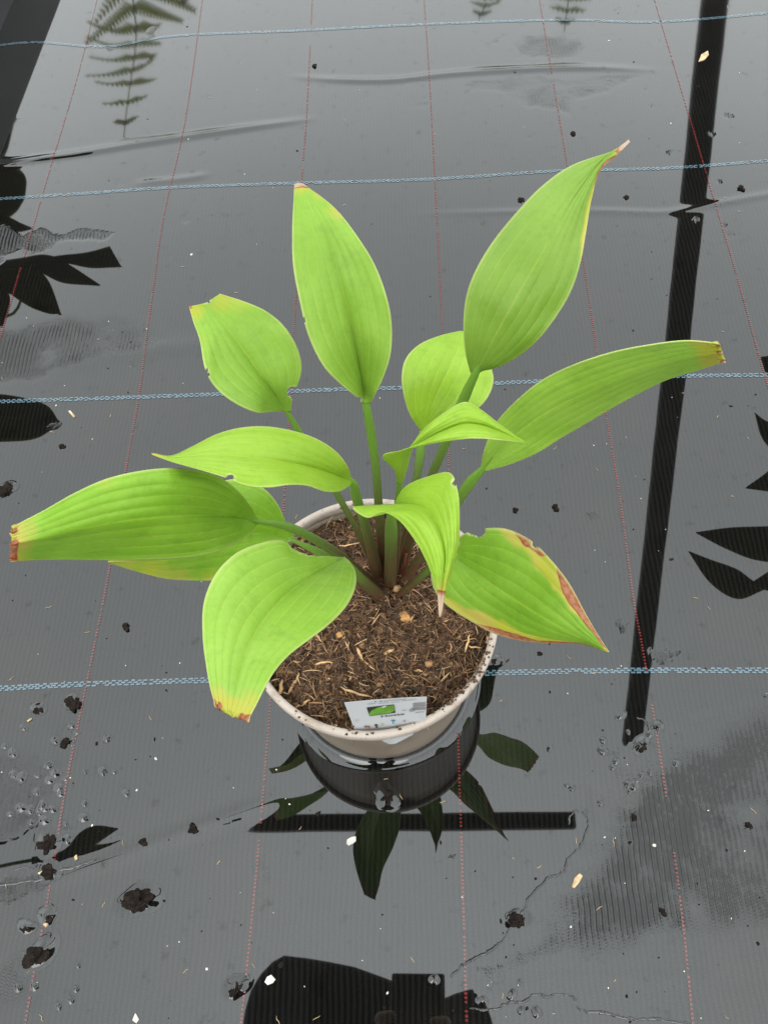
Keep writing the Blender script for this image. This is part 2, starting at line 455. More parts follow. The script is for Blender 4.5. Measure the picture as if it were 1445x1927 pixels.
_c = _b.mix(_b.noise(24, _p, 3), (0.34, 0.285, 0.24), (0.40, 0.345, 0.30))
_b.set(Base_Color=_b.mix(_s, _b.mix(_d, _c, (.19, .135, .095)), (.09, .055, .035)), Roughness=.55, Specular_IOR_Level=.3)
_b.l(_b.bump(_b.noise(160, _p, 4), .0006), _b.b.inputs['Normal']); M_RIM = _b.m
pot = empty('plant_pot', (PX, PY, 0))
def pot_part(name, prof, mat=M_POT):
    V, Fc = lathe([(a*1.020, b_*.953) for a, b_ in prof], 120, RX)
    o = mesh_obj(name, V, Fc, mat); o.parent = pot; return o
pot_part('wall', [(0.0, 0.003), (0.055, 0.003), (0.0650, 0.0005), (0.0672, 0.004), (0.0695, 0.03), (0.0735, 0.075), (0.0772, 0.112), (0.0806, 0.1315),
                  (0.0792, 0.1315), (0.0758, 0.112), (0.0721, 0.075), (0.066, 0.012), (0.0, 0.010)])
pot_part('rim', [(0.0808, 0.1295), (0.0826, 0.1300), (0.0836, 0.1320), (0.0838, 0.1385), (0.0830, 0.1402), (0.0808, 0.1406), (0.0794, 0.1400),
                 (0.0789, 0.1385), (0.0791, 0.1295), (0.0808, 0.1295)], M_RIM)
tag(pot, 'taupe plastic pot with pale rim standing in a film of water', 'plant pot')
# little embossed ring mark on the front wall
# water drawn up round the foot of the pot
mv, mf = lathe([(a*1.046, b_) for a, b_ in [(0.0656, 0.0062), (0.0664, 0.0042), (0.0675, 0.0026), (0.0692, 0.0013), (0.0720, 0.0005), (0.0765, 0.0002)]], 120, RX, (PX, PY, 0))
men = mesh_obj('water', mv, mf, M_FAB, attrs={'dry': np.zeros(len(mv))}); tag(men, kind='structure')

# ------------------------------------------------------------------ soil
SOILZ = 0.1235
M_SOIL = NB('peat_soil')
tco = M_SOIL.n('NewGeometry').outputs['Position']
n1 = M_SOIL.noise(160, tco, 5, .65); n2 = M_SOIL.noise(620, tco, 3, .6)
c = M_SOIL.mix(M_SOIL.ramp(n1, .35, .65), (0.026, 0.0145, 0.009), (0.115, 0.064, 0.037))
c = M_SOIL.mix(M_SOIL.ramp(n2, .62, .78), c, (0.19, 0.115, 0.06))
M_SOIL.set(Base_Color=c, Roughness=0.85, Specular_IOR_Level=0.25)
M_SOIL.l(M_SOIL.bump(n2, 0.002), M_SOIL.b.inputs['Normal']); M_SOIL = M_SOIL.m
def vcol_mat(name, rough=0.7, spec=0.3, bumpd=0.0):
    b = NB(name); b.set(Base_Color=b.attr('col').outputs['Color'], Roughness=rough, Specular_IOR_Level=spec)
    if bumpd: b.l(b.bump(b.noise(900, b.n('NewGeometry').outputs['Position'], 3), bumpd), b.b.inputs['Normal'])
    return b.m
M_FIB = vcol_mat('coir_fibre')
soil = empty('potting_soil', (PX, PY, SOILZ))
def soilz(x, y):
    r = np.hypot((x)/RX, y)
    return 0.0135*(fbm(x*45+40, y*45+11, 4)-0.5)+0.006*(vnoise(x*260+7, y*260)-0.5)-0.004*np.clip((r-0.055)/0.02, 0, 1)+0.003*np.exp(-(r/0.04)**2)
rr = np.linspace(0, 0.0805, 70); aa = np.linspace(0, 2*math.pi, 221)[:-1]
R_, A_ = np.meshgrid(rr, aa, indexing='ij'); sxx = R_*np.cos(A_)*RX; syy = R_*np.sin(A_)
V = np.stack([sxx, syy, soilz(sxx, syy)], -1).reshape(-1, 3)
Fc = []
for i in range(len(rr)-1):
    for j in range(len(aa)):
        j2 = (j+1) % len(aa); Fc.append((i*len(aa)+j, (i+1)*len(aa)+j, (i+1)*len(aa)+j2, i*len(aa)+j2))
o = mesh_obj('soil_bed', V, np.array(Fc), M_SOIL); o.parent = soil
def rpos(n, rmax=0.0788):
    r = rmax*np.sqrt(rng.random(n)); a = rng.random(n)*2*math.pi
    return r*np.cos(a)*RX, r*np.sin(a)
TAN = np.array([(0.44, 0.26, 0.125), (0.32, 0.172, 0.08), (0.19, 0.100, 0.048), (0.105, 0.056, 0.030), (0.055, 0.031, 0.018), (0.5, 0.34, 0.19)])
def fibres(n, lmin, lmax, wmin, wmax, probs, lift, seed):
    g = np.random.default_rng(seed); V = []; Fc = []; C = []
    X, Y = rpos(n)
    for k in range(n):
        L = g.uniform(lmin, lmax)*(0.6+0.8*g.random()); wd = g.uniform(wmin, wmax); a = g.uniform(0, 2*math.pi); curl = g.normal(0, .7)
        pitch = g.normal(0, 0.28); K = 5
        x, y = X[k], Y[k]; z = soilz(x, y)+g.uniform(0, lift)
        col = TAN[g.choice(len(TAN), p=probs)]*g.uniform(.75, 1.2)
        i0 = len(V)
        for s in range(K):
            f = s/(K-1); ww = wd*(1-0.7*abs(2*f-1)**2)
            tx, ty = math.cos(a), math.sin(a)
            for dx, dz in ((-.5, 0), (.5, 0), (0, .5)):
                V.append((x-ty*dx*ww, y+tx*dx*ww, z+dz*ww)); C.append((*col, 1))
            x += tx*L/(K-1); y += ty*L/(K-1); a += curl/(K-1)
            z += pitch*L/(K-1)
            if math.hypot(x/RX, y) < 0.075: z = max(z, soilz(x, y)-0.0004)
        for s in range(K-1):
            b0 = i0+3*s; b1 = b0+3
            Fc += [(b0+1, b1+1, b1+2, b0+2), (b0+2, b1+2, b1, b0), (b0, b1, b1+1, b0+1)]
    o = mesh_obj('coir_fibres', V, np.array(Fc), M_FIB, attrs={'col': np.array(C)}); o.parent = soil; o['kind'] = 'stuff'
    return o
fibres(9500, 0.002, 0.0055, 0.00014, 0.00042, [.04, .15, .30, .30, .18, .03], 0.0030, 1)
fibres(1500, 0.004, 0.011, 0.00018, 0.0005, [.22, .33, .25, .10, .0, .10], 0.004, 2)
fibres(200, 0.004, 0.010, 0.0006, 0.0013, [.36, .32, .12, .0, .0, .20], 0.004, 3)
_ico = None
def ico(sub=1):
    bm = bmesh.new(); bmesh.ops.create_icosphere(bm, subdivisions=sub, radius=1); bm.verts.ensure_lookup_table()
    V = np.array([v.co[:] for v in bm.verts]); Fc = np.array([[v.index for v in f.verts] for f in bm.faces]); bm.free(); return V, Fc
def crumbs(n):
    IV, IF = ico(1); V = []; Fc = []; C = []; X, Y = rpos(n)
    for k in range(n):
        s = rng.uniform(.0005, .0015)*(1+rng.random()**8*1.4)
        d = IV*(1+rng.normal(0, .38, (len(IV), 1)))*np.array([1, rng.uniform(.6, 1), rng.uniform(.5, .8)])*s
        a = rng.uniform(0, 6.28); d = np.stack([d[:, 0]*math.cos(a)-d[:, 1]*math.sin(a), d[:, 0]*math.sin(a)+d[:, 1]*math.cos(a), d[:, 2]], 1)
        col = TAN[rng.choice(6, p=[.0, .03, .12, .30, .54, .01])]*rng.uniform(.5, 1.1)
        Fc.append(IF+k*len(IV)); V.append(d+np.array([X[k], Y[k], soilz(X[k], Y[k])+s*.3])); C += [(*col, 1)]*len(IV)
    o = mesh_obj('soil_crumbs', np.vstack(V), np.vstack(Fc), M_FIB, attrs={'col': np.array(C)}); o.parent = soil; o['kind'] = 'stuff'
crumbs(4200)
def rim_crumbs(n):
    IV, IF = ico(1); V = []; Fc = []; C = []; g = np.random.default_rng(77)
    for k in range(n):
        a = g.choice([g.normal(-.75, .22), g.normal(-1.5, .5), g.uniform(0, 6.28)], p=[.55, .2, .25]); rr_ = g.normal(.0815, .0018); s = g.uniform(.0004, .0012)
        d = IV*(1+g.normal(0, .35, (len(IV), 1)))*s*np.array([1, .8, .55]); x, y = rr_*math.cos(a), rr_*math.sin(a)
        zt_ = .1340-SOILZ if rr_ < .0838 else .1335-SOILZ
        Fc.append(IF+k*len(IV)); V.append(d+np.array([x, y, zt_+s*.25])); C += [(*(TAN[g.choice([2, 3, 4])]*g.uniform(.6, 1.0)), 1)]*len(IV)
    o = mesh_obj('soil_crumbs', np.vstack(V), np.vstack(Fc), M_FIB, attrs={'col': np.array(C)}); o.parent = soil; o['kind'] = 'stuff'
rim_crumbs(150)
M_BARK = simple('pale_bark', (0.42, 0.22, 0.075), 0.75, 0.3, 0.35, 180, 0.001)
M_WOOD = simple('pale_wood', (0.46, 0.29, 0.14), 0.7, 0.3, 0.3, 150, 0.0005)
def lump(name, c, sx, sy, sz, rot, mat, parent=None, seed=0, sub=2, rough=.18):
    IV, IF = ico(sub); g = np.random.default_rng(seed)
    nz = 1+rough*2*(fbm(IV[:, 0]*1.6+seed*3.1+9, IV[:, 1]*1.6+IV[:, 2]*1.9+4, 3)-.5)*2
    d = IV*nz[:, None]*np.array([sx, sy, sz]); ca, sa = math.cos(rot), math.sin(rot)
    d = np.stack([d[:, 0]*ca-d[:, 1]*sa, d[:, 0]*sa+d[:, 1]*ca, d[:, 2]], 1)
    o = mesh_obj(name, d, IF, mat); o.location = c
    if parent: o.parent = parent; o.location = Vector(c)-Vector(parent.location)
    return o
def on_soil(px, py, dz=0):
    p = P(px, py, SOILZ); x, y = p[0]-PX, p[1]-PY
    p[2] = SOILZ+float(soilz(x, y))+dz; return p
lump('bark_piece', on_soil(762, 1164, -.0005), .0066, .0036, .0026, -.25, M_BARK, soil, 3)
lump('bark_piece', on_soil(640, 1200, .001), .0030, .0022, .002, .4, M_BARK, soil, 5)
lump('bark_piece', on_soil(606, 968, .002), .0055, .004, .0035, .4, M_BARK, soil, 8)
lump('bulb_scale', on_soil(748, 1114, .003), .0032, .0026, .0042, .2, M_WOOD, soil, 9)
def splinter(a, b, wd, seed=0, name='wood_splinter'):
    pa = on_soil(*a, dz=.0025); pb = on_soil(*b, dz=.0035)
    t = np.linspace(0, 1, 6)[:, None]; pts = pa*(1-t)+pb*t+rng.normal(0, .0004, (6, 3))
    V, Fc = tube(pts, wd*np.array([.35, .9, 1, .9, .7, .25]), 5, flat=.45)
    o = mesh_obj(name, V, Fc, M_WOOD); reparent(o, soil)
for a, b, wd in [((523, 1305), (531, 1277), .0014), ((540, 1304), (562, 1272), .0013), ((556, 1332), (585, 1318), .0011), ((590, 1249), (628, 1252), .0008),
                 ((672, 1222), (684, 1246), .0012), ((684, 1246), (708, 1262), .0005), ((875, 1225), (884, 1197), .0009), ((882, 1215), (905, 1222), .0007),
                 ((722, 1232), (742, 1227), .0012), ((640, 1296), (700, 1314), .0009), ((822, 1290), (846, 1266), .0007), ((595, 1198), (606, 1213), .0009),
                 ((640, 1035), (680, 1027), .0006), ((612, 963), (628, 968), .0010), ((915, 1210), (918, 1192), .0009), ((560, 1262), (565, 1290), .0007),
                 ((652, 1215), (660, 1230), .0006), ((780, 1262), (795, 1268), .0008), ((700, 1175), (716, 1160), .0006), ((820, 1175), (850, 1172), .0006)]:
    splinter(a, b, wd)
tag(soil, 'dark brown peat and coir potting soil filling the taupe pot', 'soil')

# ------------------------------------------------------------------ hosta
def leaf_material(name, g0, g1, trans=0.24):
    b = NB(name)
    u = b.attr('u').outputs['Fac']; yel = b.attr('yel').outputs['Fac']; brn = b.attr('brn').outputs['Fac']; rim = b.attr('rim').outputs['Fac']
    tv = b.attr('tv').outputs['Fac']
    pos = b.n('NewGeometry').outputs['Position']
    n = b.noise(38, pos, 4); n2 = b.noise(400, pos, 3); n3 = b.noise(1500, pos, 2)
    c = b.mix(b.ramp(n, .3, .7), g0, g1)
    # pale parallel veins
    fr = b.math('ABSOLUTE', b.math('SUBTRACT', b.math('FRACT', b.math('MULTIPLY_ADD', u, 4.5, 100.5)), .5))
    vein = b.ramp(fr, 0.06, 0.0)
    hi = (g1[0]*1.55+.02, g1[1]*1.22+.02, g1[2]*1.4+.01)
    c = b.mix(b.math('MULTIPLY', vein, b.math('MULTIPLY_ADD', b.ramp(tv, .95, .15), .50, .16)), c, hi)
    mid = b.ramp(b.math('ABSOLUTE', u), 0.05, 0.0)
    c = b.mix(b.math('MULTIPLY', mid, b.ramp(tv, .9, .0, .1, .5)), c, hi)
    c = b.mix(b.math('MULTIPLY', b.ramp(n2, .40, .75), .22), c, (g0[0]*.72, g0[1]*.75, g0[2]*.7))
    spk = b.ramp(n3, .78, .84)
    c = b.mix(b.math('MULTIPLY', spk, .45), c, (.55, .62, .35))
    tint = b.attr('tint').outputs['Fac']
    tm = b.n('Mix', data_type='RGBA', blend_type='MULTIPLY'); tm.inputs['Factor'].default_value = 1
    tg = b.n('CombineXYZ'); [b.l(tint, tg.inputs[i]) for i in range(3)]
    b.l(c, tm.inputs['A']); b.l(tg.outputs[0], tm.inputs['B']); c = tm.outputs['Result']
    bl = b.noise(95, pos, 5, .7)
    c = b.mix(b.math('MULTIPLY', b.ramp(bl, .50, .72), .30), c, (g0[0]*.62, g0[1]*.70, g0[2]*.7))
    c = b.mix(b.math('MULTIPLY', b.ramp(b.noise(22, pos, 3), .5, .75), .25), c, (g1[0]*1.08, g1[1]*1.04, g1[2]*1.9))
    c = b.mix(yel, c, b.mix(b.ramp(n, .35, .65), (.38, .40, .035), (.43, .37, .07)))
    bb = b.math('ADD', brn, b.math('MULTIPLY', b.math('SUBTRACT', n2, .5), .25))
    c = b.mix(b.ramp(bb, .35, .5), c, b.mix(b.ramp(n2, .35, .65), (.25, .050, .016), (.33, .12, .05)))
    c = b.mix(b.ramp(bb, .60, .74), c, (.37, .17, .085))
    c = b.mix(b.ramp(bb, .80, .92), c, (.44, .32, .23))
    c = b.mix(b.math('MULTIPLY', rim, .75), c, (.52, .55, .22))
    b.set(Base_Color=c, Roughness=0.45, Specular_IOR_Level=0.32)
    hgt = b.math('ADD', b.math('MULTIPLY', vein, -1.0), b.math('MULTIPLY', n2, .7))
    b.l(b.bump(hgt, 0.00007), b.b.inputs['Normal'])
    tr = b.n('BsdfTranslucent')
    gm = b.n('Mix', data_type='RGBA', blend_type='MULTIPLY'); gm.inputs['Factor'].default_value = 1
    b.l(c, gm.inputs['A']); gm.inputs['B'].default_value = (1.25, 1.15, .55, 1)
    b.l(gm.outputs['Result'], tr.inputs['Color'])
    ms = b.n('MixShader'); ms.inputs[0].default_value = trans
    b.l(b.b.outputs[0], ms.inputs[1]); b.l(tr.outputs[0], ms.inputs[2]); b.l(ms.outputs[0], b.out.inputs[0])
    return b.m
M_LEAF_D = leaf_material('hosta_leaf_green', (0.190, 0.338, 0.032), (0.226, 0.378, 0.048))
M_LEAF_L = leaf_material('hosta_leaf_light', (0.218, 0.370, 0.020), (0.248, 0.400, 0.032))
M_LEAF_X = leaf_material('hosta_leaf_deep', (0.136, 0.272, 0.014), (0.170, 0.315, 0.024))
def petiole_material():
    b = NB('hosta_petiole')
    t = b.attr('tv').outputs['Fac']; pos = b.n('NewGeometry').outputs['Position']
    n = b.noise(300, pos, 4)
    c = b.mix(b.ramp(t, .10, .85), (0.052, 0.066, 0.018), (0.125, 0.25, 0.024))
    red = b.math('MULTIPLY', b.ramp(t, .50, .02), b.ramp(n, .36, .62))
    c = b.mix(red, c, (0.10, 0.028, 0.018))
    sp = b.math('MULTIPLY', b.ramp(b.noise(1100, pos, 2), .56, .66), b.ramp(t, .7, .2, 0, .7))
    c = b.mix(sp, c, (0.07, 0.03, 0.02))
    b.set(Base_Color=c, Roughness=.4, Specular_IOR_Level=.4); return b.m
M_PET = petiole_material()

hosta = empty('hosta_plant', tuple(P(738, 1112, SOILZ)))
CROWN = np.array(hosta.location)
def build_leaf(name, L, M, R, zM, dL, dR, mat, parent, fn=P, arch=0.0025, corr=0.00016, nu=67, nv=120, bites=(), yel=(), brn=(), tip=(0, 0), tipb=0.0,
               veins=4.5, rag=0.0, yedge=(), bedge=(), tint=1.0, thick=0.0005, margin=0.0):
    t = np.linspace(0, 1, nv)
    c = [crom(A, t) for A in (L, M, R)]
    z0 = crom(np.array(zM), t)[:, 0]; zl = z0+crom(np.array(dL), t)[:, 0]; zr = z0+crom(np.array(dR), t)[:, 0]
    u = np.linspace(-1, 1, nu); au = np.abs(u)
    side = np.where(u[None, :, None] < 0, c[0][:, None, :], c[2][:, None, :])
    px = c[1][:, None, :]*(1-au)[None, :, None]+side*au[None, :, None]
    zz = z0[:, None]*(1-au)[None, :]+np.where(u < 0, zl[:, None], zr[:, None])*au[None, :]
    env = np.sin(math.pi*np.clip(t*1.02, 0, 1))[:, None]
    zz = zz+arch*env*(4*au*(1-au))[None, :]
    zz = zz+corr*2.2*env*(np.abs(np.sin(math.pi*veins*u))**.7)[None, :]*(1-.25*au)[None, :]*(.7+.6*fbm(t[:, None]*6+3, (u*5)[None, :], 2))
    sd_ = float(c[1][0, 0]*.013+c[1][-1, 1]*.007)
    zz = zz+0.0042*env*au[None, :]**2*(fbm(t[:, None]*4+sd_, (u*1.0+sd_*3)[None, :], 2)-.5)*2
    zz = zz+0.0022*env*(fbm(t[:, None]*3+sd_*2, (u*2.0+sd_*5)[None, :], 2)-.5)
    if rag:   # torn, uneven tip
        k = t > .97
        px[k] += (rng.normal(0, rag, (1, nu, 1))*((t[k]-.97)/.03)[:, None, None])
    X = px[..., 0]; Y = px[..., 1]
    V = fn(X, Y, zz).reshape(-1, 3)
    fc = gridfaces(nv, nu)
    keep = np.ones(len(fc), bool)
    Xf, Yf = X.ravel(), Y.ravel()
    cx = Xf[fc].mean(1); cy = Yf[fc].mean(1)
    rimd = np.full(len(Xf), 1e9)
    for (bx, by, br) in bites:
        wobb = 1+.35*(vnoise(cx*.16, cy*.16)-.5)*2
        keep &= np.hypot(cx-bx, cy-by) > br*wobb
        rimd = np.minimum(rimd, np.hypot(Xf-bx, Yf-by)-br)
    fc = fc[keep]
    U = np.tile(u, nv); T = np.repeat(t, nu)
    nzp = fbm(Xf*.05, Yf*.05, 3)
    def blobs(bl):
        a = np.zeros(len(Xf))
        for (bx, by, br, st) in bl:
            q = np.hypot(Xf-bx, Yf-by)/br+(nzp-.5)*1.0
            a = np.maximum(a, st*np.clip(1.25-q, 0, 1)**.8)
        return np.clip(a, 0, 1)
    ya = blobs(yel); ba = blobs(brn)
    y0, b0 = tip
    if y0: ya = np.maximum(ya, np.clip((T-(1-y0)+(nzp-.5)*y0*.8)/(y0*.6), 0, 1))
    if b0: ba = np.maximum(ba, (1 if tipb >= .95 else np.clip(fbm(U*2.2+sd_*7, T*0+1.5, 2)*3.2-1.0, .0, 1))*np.clip((T-(1-b0)+(nzp-.5)*b0*.5)/(b0*.4), 0, 1)*(.5+.5*tipb))
    def edges_(lst):
        a = np.zeros(len(Xf))
        for sd2, t0_, t1_, dep in lst:
            e_ = np.clip((T-t0_)/(t1_-t0_), 0, 1); bmp = np.where((T > t0_) & (T < t1_), np.sin(math.pi*e_)**.6, 0)*dep*(.55+.9*fbm(Xf*.03+dep*9, Yf*.03, 3))
            a = np.maximum(a, np.clip((U*sd2-(1-bmp))/(.10)+.0, 0, 1)*(bmp > 0.01))
        return a
    ya = np.maximum(ya, edges_(yedge)); ba = np.maximum(ba, edges_(bedge)*.68)
    if margin: ya = np.maximum(ya, np.clip((np.abs(U)-(1-margin)+(nzp-.5)*margin)/margin, 0, 1))
    rim = np.maximum(np.clip((np.abs(U)-.955)/.03, 0, 1)*.8, np.clip(1-rimd/4.0, 0, 1))
    # drop unused verts
    used = np.unique(fc); mp = -np.ones(len(V), int); mp[used] = np.arange(len(used))
    fc = mp[fc]
    # face upwards
    p = V[used]; nrm = np.cross(p[fc[:, 1]]-p[fc[:, 0]], p[fc[:, 3]]-p[fc[:, 0]])
    if nrm[:, 2].sum() < 0: fc = fc[:, ::-1]
    o = mesh_obj(name, p, fc, mat, attrs={'u': U[used], 'tv': T[used], 'yel': ya[used], 'brn': ba[used], 'rim': rim[used], 'tint': np.full(len(used), tint)})
    md = o.modifiers.new('solid', 'SOLIDIFY'); md.thickness = thick; md.offset = 0
    if parent: reparent(o, parent)
    return o, V.reshape(nv, nu, 3)
def petiole(leaf_o, pts, radii, n=10, groove=.35, parent=None):
    """pts: photo points with heights, or ready 3-D points"""
    A = np.array([P(p[0], p[1], p[2]) if len(p) == 3 else p[0] for p in pts])
    t = np.linspace(0, 1, 26); C = crom(A, t)
    r = np.interp(t, np.linspace(0, 1, len(radii)), radii)
    V, Fc = tube(C, r, n, groove=groove)
    o = mesh_obj('petiole', V, Fc, M_PET, attrs={'tv': np.repeat(1-t, n)})
    o.parent = leaf_o
    o.matrix_parent_inverse = leaf_o.matrix_parent_inverse.inverted() @ Matrix.Translation(-CROWN) if False else Matrix.Identity(4)
    # same world frame as the blade's mesh
    o.matrix_parent_inverse = Matrix.Identity(4)
    return o
cz = SOILZ
def CR(px, py, z): return (px, py, z)
LEAVES = {}
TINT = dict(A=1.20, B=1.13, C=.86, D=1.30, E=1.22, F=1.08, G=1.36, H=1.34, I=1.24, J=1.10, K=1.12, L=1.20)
def add(key, label, L, M, R, zM, dL, dR, light, pet, prad, **kw):
    kw['tint'] = TINT[key]; prad = [q*.78 for q in prad]
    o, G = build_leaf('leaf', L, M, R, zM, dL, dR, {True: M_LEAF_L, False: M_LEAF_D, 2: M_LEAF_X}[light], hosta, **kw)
    if label: o['label'] = label
    j = 2 if key in 'BCDGAF' else 1
    m0 = M[j]; f = j/(len(M)-1); zj = float(np.interp(f, np.linspace(0, 1, len(zM)), zM))
    pet = [(m0[0], m0[1], zj-.0016)]+[(pet[0][0], pet[0][1], pet[0][2]-.0006)]+list(pet[1:])
    # the stalk climbs evenly from the crown to the blade
    xy = np.array([(q[0], q[1]) for q in pet[1:]]); sg = np.r_[0, np.cumsum(np.hypot(*np.diff(xy, axis=0).T))]; fr = 1-sg/sg[-1]
    zb = zM[0]-.0006
    pet = [pet[0]]+[(x_, y_, .118+(zb-.118)*f_**.85) for (x_, y_), f_ in zip(xy, fr)]
    petiole(o, pet, [.0006, prad[0]*.55]+list(prad[1:]))
    LEAVES[key] = o
# upper left leaf with cut-off tip
add('A', 'leaf with torn notched tip and chewed edges, upper left', [(533, 773), (508, 775), (482, 776), (440, 757), (405, 728), (386, 692), (376, 640), (364, 605), (356, 577)],
    [(539, 775), (520, 748), (503, 722), (485, 697), (466, 670), (445, 642), (424, 615), (404, 590), (388, 570)],
    [(548, 773), (551, 748), (560, 725), (568, 693), (560, 655), (536, 615), (500, 585), (455, 566), (414, 553)],
    [.285, .305, .320, .335, .345], [0, .002, .003, .002, 0], [0, -.001, -.001, 0, 0], False,
    [(539, 774, .262), (560, 808, .25), (600, 872, .222), (633, 928, .195), (668, 990, .163), (703, 1062, .135), (722, 1100, .124)], [.0032, .0026, .0026, .0028, .003, .0036],
    bites=[(380, 702, 13), (552, 737, 10), (558, 745, 9), (387, 561, 9)], yel=[(362, 585, 20, .9), (420, 563, 26, .8), (450, 568, 22, .5), (384, 640, 8, .3)], brn=[(358, 578, 7, .5)], arch=.0007)
# tall leaf
add('B', 'tall upright pointed leaf in the middle, pale blunt tip', [(680, 757), (672, 748), (640, 722), (606, 685), (580, 630), (565, 570), (552, 500), (550, 440), (552, 390), (554, 347)],
    [(688, 760), (681, 715), (673, 670), (664, 625), (654, 580), (643, 535), (630, 488), (613, 440), (590, 392), (562, 344)],
    [(699, 757), (706, 742), (722, 708), (735, 665), (737, 612), (728, 560), (707, 502), (676, 450), (630, 392), (570, 345)],
    [.285, .310, .335, .355, .372, .382], [0, .001, .002, .002, 0], [0, -.002, -.003, -.002, 0], False,
    [(688, 757, .258), (698, 815, .240), (707, 880, .215), (712, 945, .188), (717, 1010, .160), (726, 1090, .124)], [.0048, .0034, .0032, .0034, .0042, .0055],
    bites=[(571, 604, 4), (676, 752, 5)], yel=[(632, 395, 18, .8), (605, 365, 16, .8), (563, 352, 14, .9)], tip=(.05, .028), tipb=1.0, arch=.0007)
# tall right leaf
add('C', 'largest upright leaf on the right with withered brown tip', [(885, 700), (876, 665), (872, 620), (876, 565), (892, 515), (925, 458), (970, 402), (1020, 350), (1075, 312), (1140, 289), (1160, 280), (1182, 263)],
    [(893, 706), (906, 678), (922, 648), (942, 612), (962, 576), (985, 535), (1010, 492), (1040, 440), (1078, 375), (1128, 305), (1152, 288), (1183, 265)],
    [(908, 697), (938, 690), (978, 668), (1015, 636), (1050, 590), (1075, 545), (1092, 492), (1103, 430), (1112, 375), (1128, 322), (1160, 292), (1185, 267)],
    [.300, .320, .340, .355, .367, .375, .378], [0, .003, .005, .004, .002, 0], [0, -.002, -.003, -.001, 0, 0], False,
    [(893, 706, .272), (872, 752, .255), (838, 835, .222), (808, 905, .192), (780, 980, .162), (752, 1085, .122)], [.0052, .004, .0036, .0036, .0042, .0055],
    yedge=[(1, .55, .92, .22)], bedge=[(1, .76, .93, .50)], tip=(.10, .085), tipb=1.0, arch=.0007)
# long leaf reaching right
add('D', 'long narrow leaf reaching right with cut yellow tip', [(905, 878), (910, 850), (930, 800), (970, 755), (1020, 715), (1080, 686), (1150, 663), (1220, 649), (1290, 641), (1352, 646)],
    [(908, 884), (932, 852), (965, 822), (1005, 790), (1055, 760), (1110, 735), (1170, 710), (1235, 688), (1300, 672), (1357, 664)],
    [(913, 886), (960, 873), (1010, 852), (1055, 824), (1100, 798), (1150, 768), (1205, 738), (1255, 714), (1310, 697), (1362, 680)],
    [.262, .292, .322, .348, .368, .382], [0, .008, .014, .016, .014, .008], [0, -.010, -.022, -.028, -.026, -.018], False,
    [(908, 883, .222), (885, 908, .212), (855, 952, .196), (820, 1010, .168), (790, 1050, .145), (752, 1104, .122)], [.0046, .0042, .0040, .0038, .0042, .005],
    bites=[(1092, 808, 5), (902, 888, 5)], tip=(.11, .022), tipb=.9, rag=2.0, arch=.0016)
# round leaf behind
add('E', 'rounded leaf behind the stem of the largest leaf', [(790, 808), (772, 782), (760, 745), (756, 708), (764, 674), (790, 648), (828, 632), (866, 623)],
    [(796, 810), (808, 778), (820, 746), (834, 716), (848, 688), (860, 660), (868, 640), (874, 624)],
    [(803, 808), (845, 795), (890, 775), (916, 750), (928, 718), (922, 688), (905, 655), (882, 627)],
    [.225, .240, .250, .252, .245, .232], [0, .010, .014, .008, 0], [0, -.006, -.010, -.006, 0], True,
    [(796, 809, .238), (791, 850, .222), (784, 900, .197), (768, 985, .160), (748, 1085, .122)], [.0046, .0038, .0034, .0038, .005], arch=.0007)
# bright leaf pointing left
add('F', 'bright yellow-green leaf pointing left, thin twisted tip', [(661, 904), (655, 880), (632, 850), (595, 826), (550, 811), (500, 803), (450, 806), (405, 819), (362, 841), (322, 858), (286, 853)],
    [(662, 908), (630, 893), (597, 882), (560, 873), (520, 866), (478, 861), (437, 858), (395, 857), (352, 860), (320, 861), (286, 854)],
    [(660, 912), (640, 924), (613, 925), (580, 914), (545, 912), (505, 917), (465, 914), (425, 899), (380, 885), (330, 871), (287, 856)],
    [.290, .312, .328, .338, .340, .340, .338], [0, -.004, -.006, -.004, 0], [0, .003, .005, .004, 0], True,
    [(659, 903, .252), (669, 930, .238), (683, 975, .205), (697, 1025, .165), (712, 1090, .124)], [.0048, .0036, .0036, .0046, .0062],
    bites=[(434, 900, 7)], tip=(.07, 0), arch=.0016)
# big dark left leaf
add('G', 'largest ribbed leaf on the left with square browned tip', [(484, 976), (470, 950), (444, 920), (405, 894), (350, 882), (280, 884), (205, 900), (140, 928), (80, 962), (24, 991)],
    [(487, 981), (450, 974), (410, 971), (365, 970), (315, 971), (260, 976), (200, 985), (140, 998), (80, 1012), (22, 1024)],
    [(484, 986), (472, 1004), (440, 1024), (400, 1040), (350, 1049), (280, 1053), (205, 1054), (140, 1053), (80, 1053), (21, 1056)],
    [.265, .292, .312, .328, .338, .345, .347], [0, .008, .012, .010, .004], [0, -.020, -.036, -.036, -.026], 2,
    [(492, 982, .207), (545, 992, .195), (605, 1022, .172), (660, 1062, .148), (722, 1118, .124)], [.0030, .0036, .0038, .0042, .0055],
    tip=(.08, .035), tipb=.3, rag=1.6, corr=.00034, arch=.0018, yel=[(40, 1000, 30, .6), (200, 905, 16, .3)])
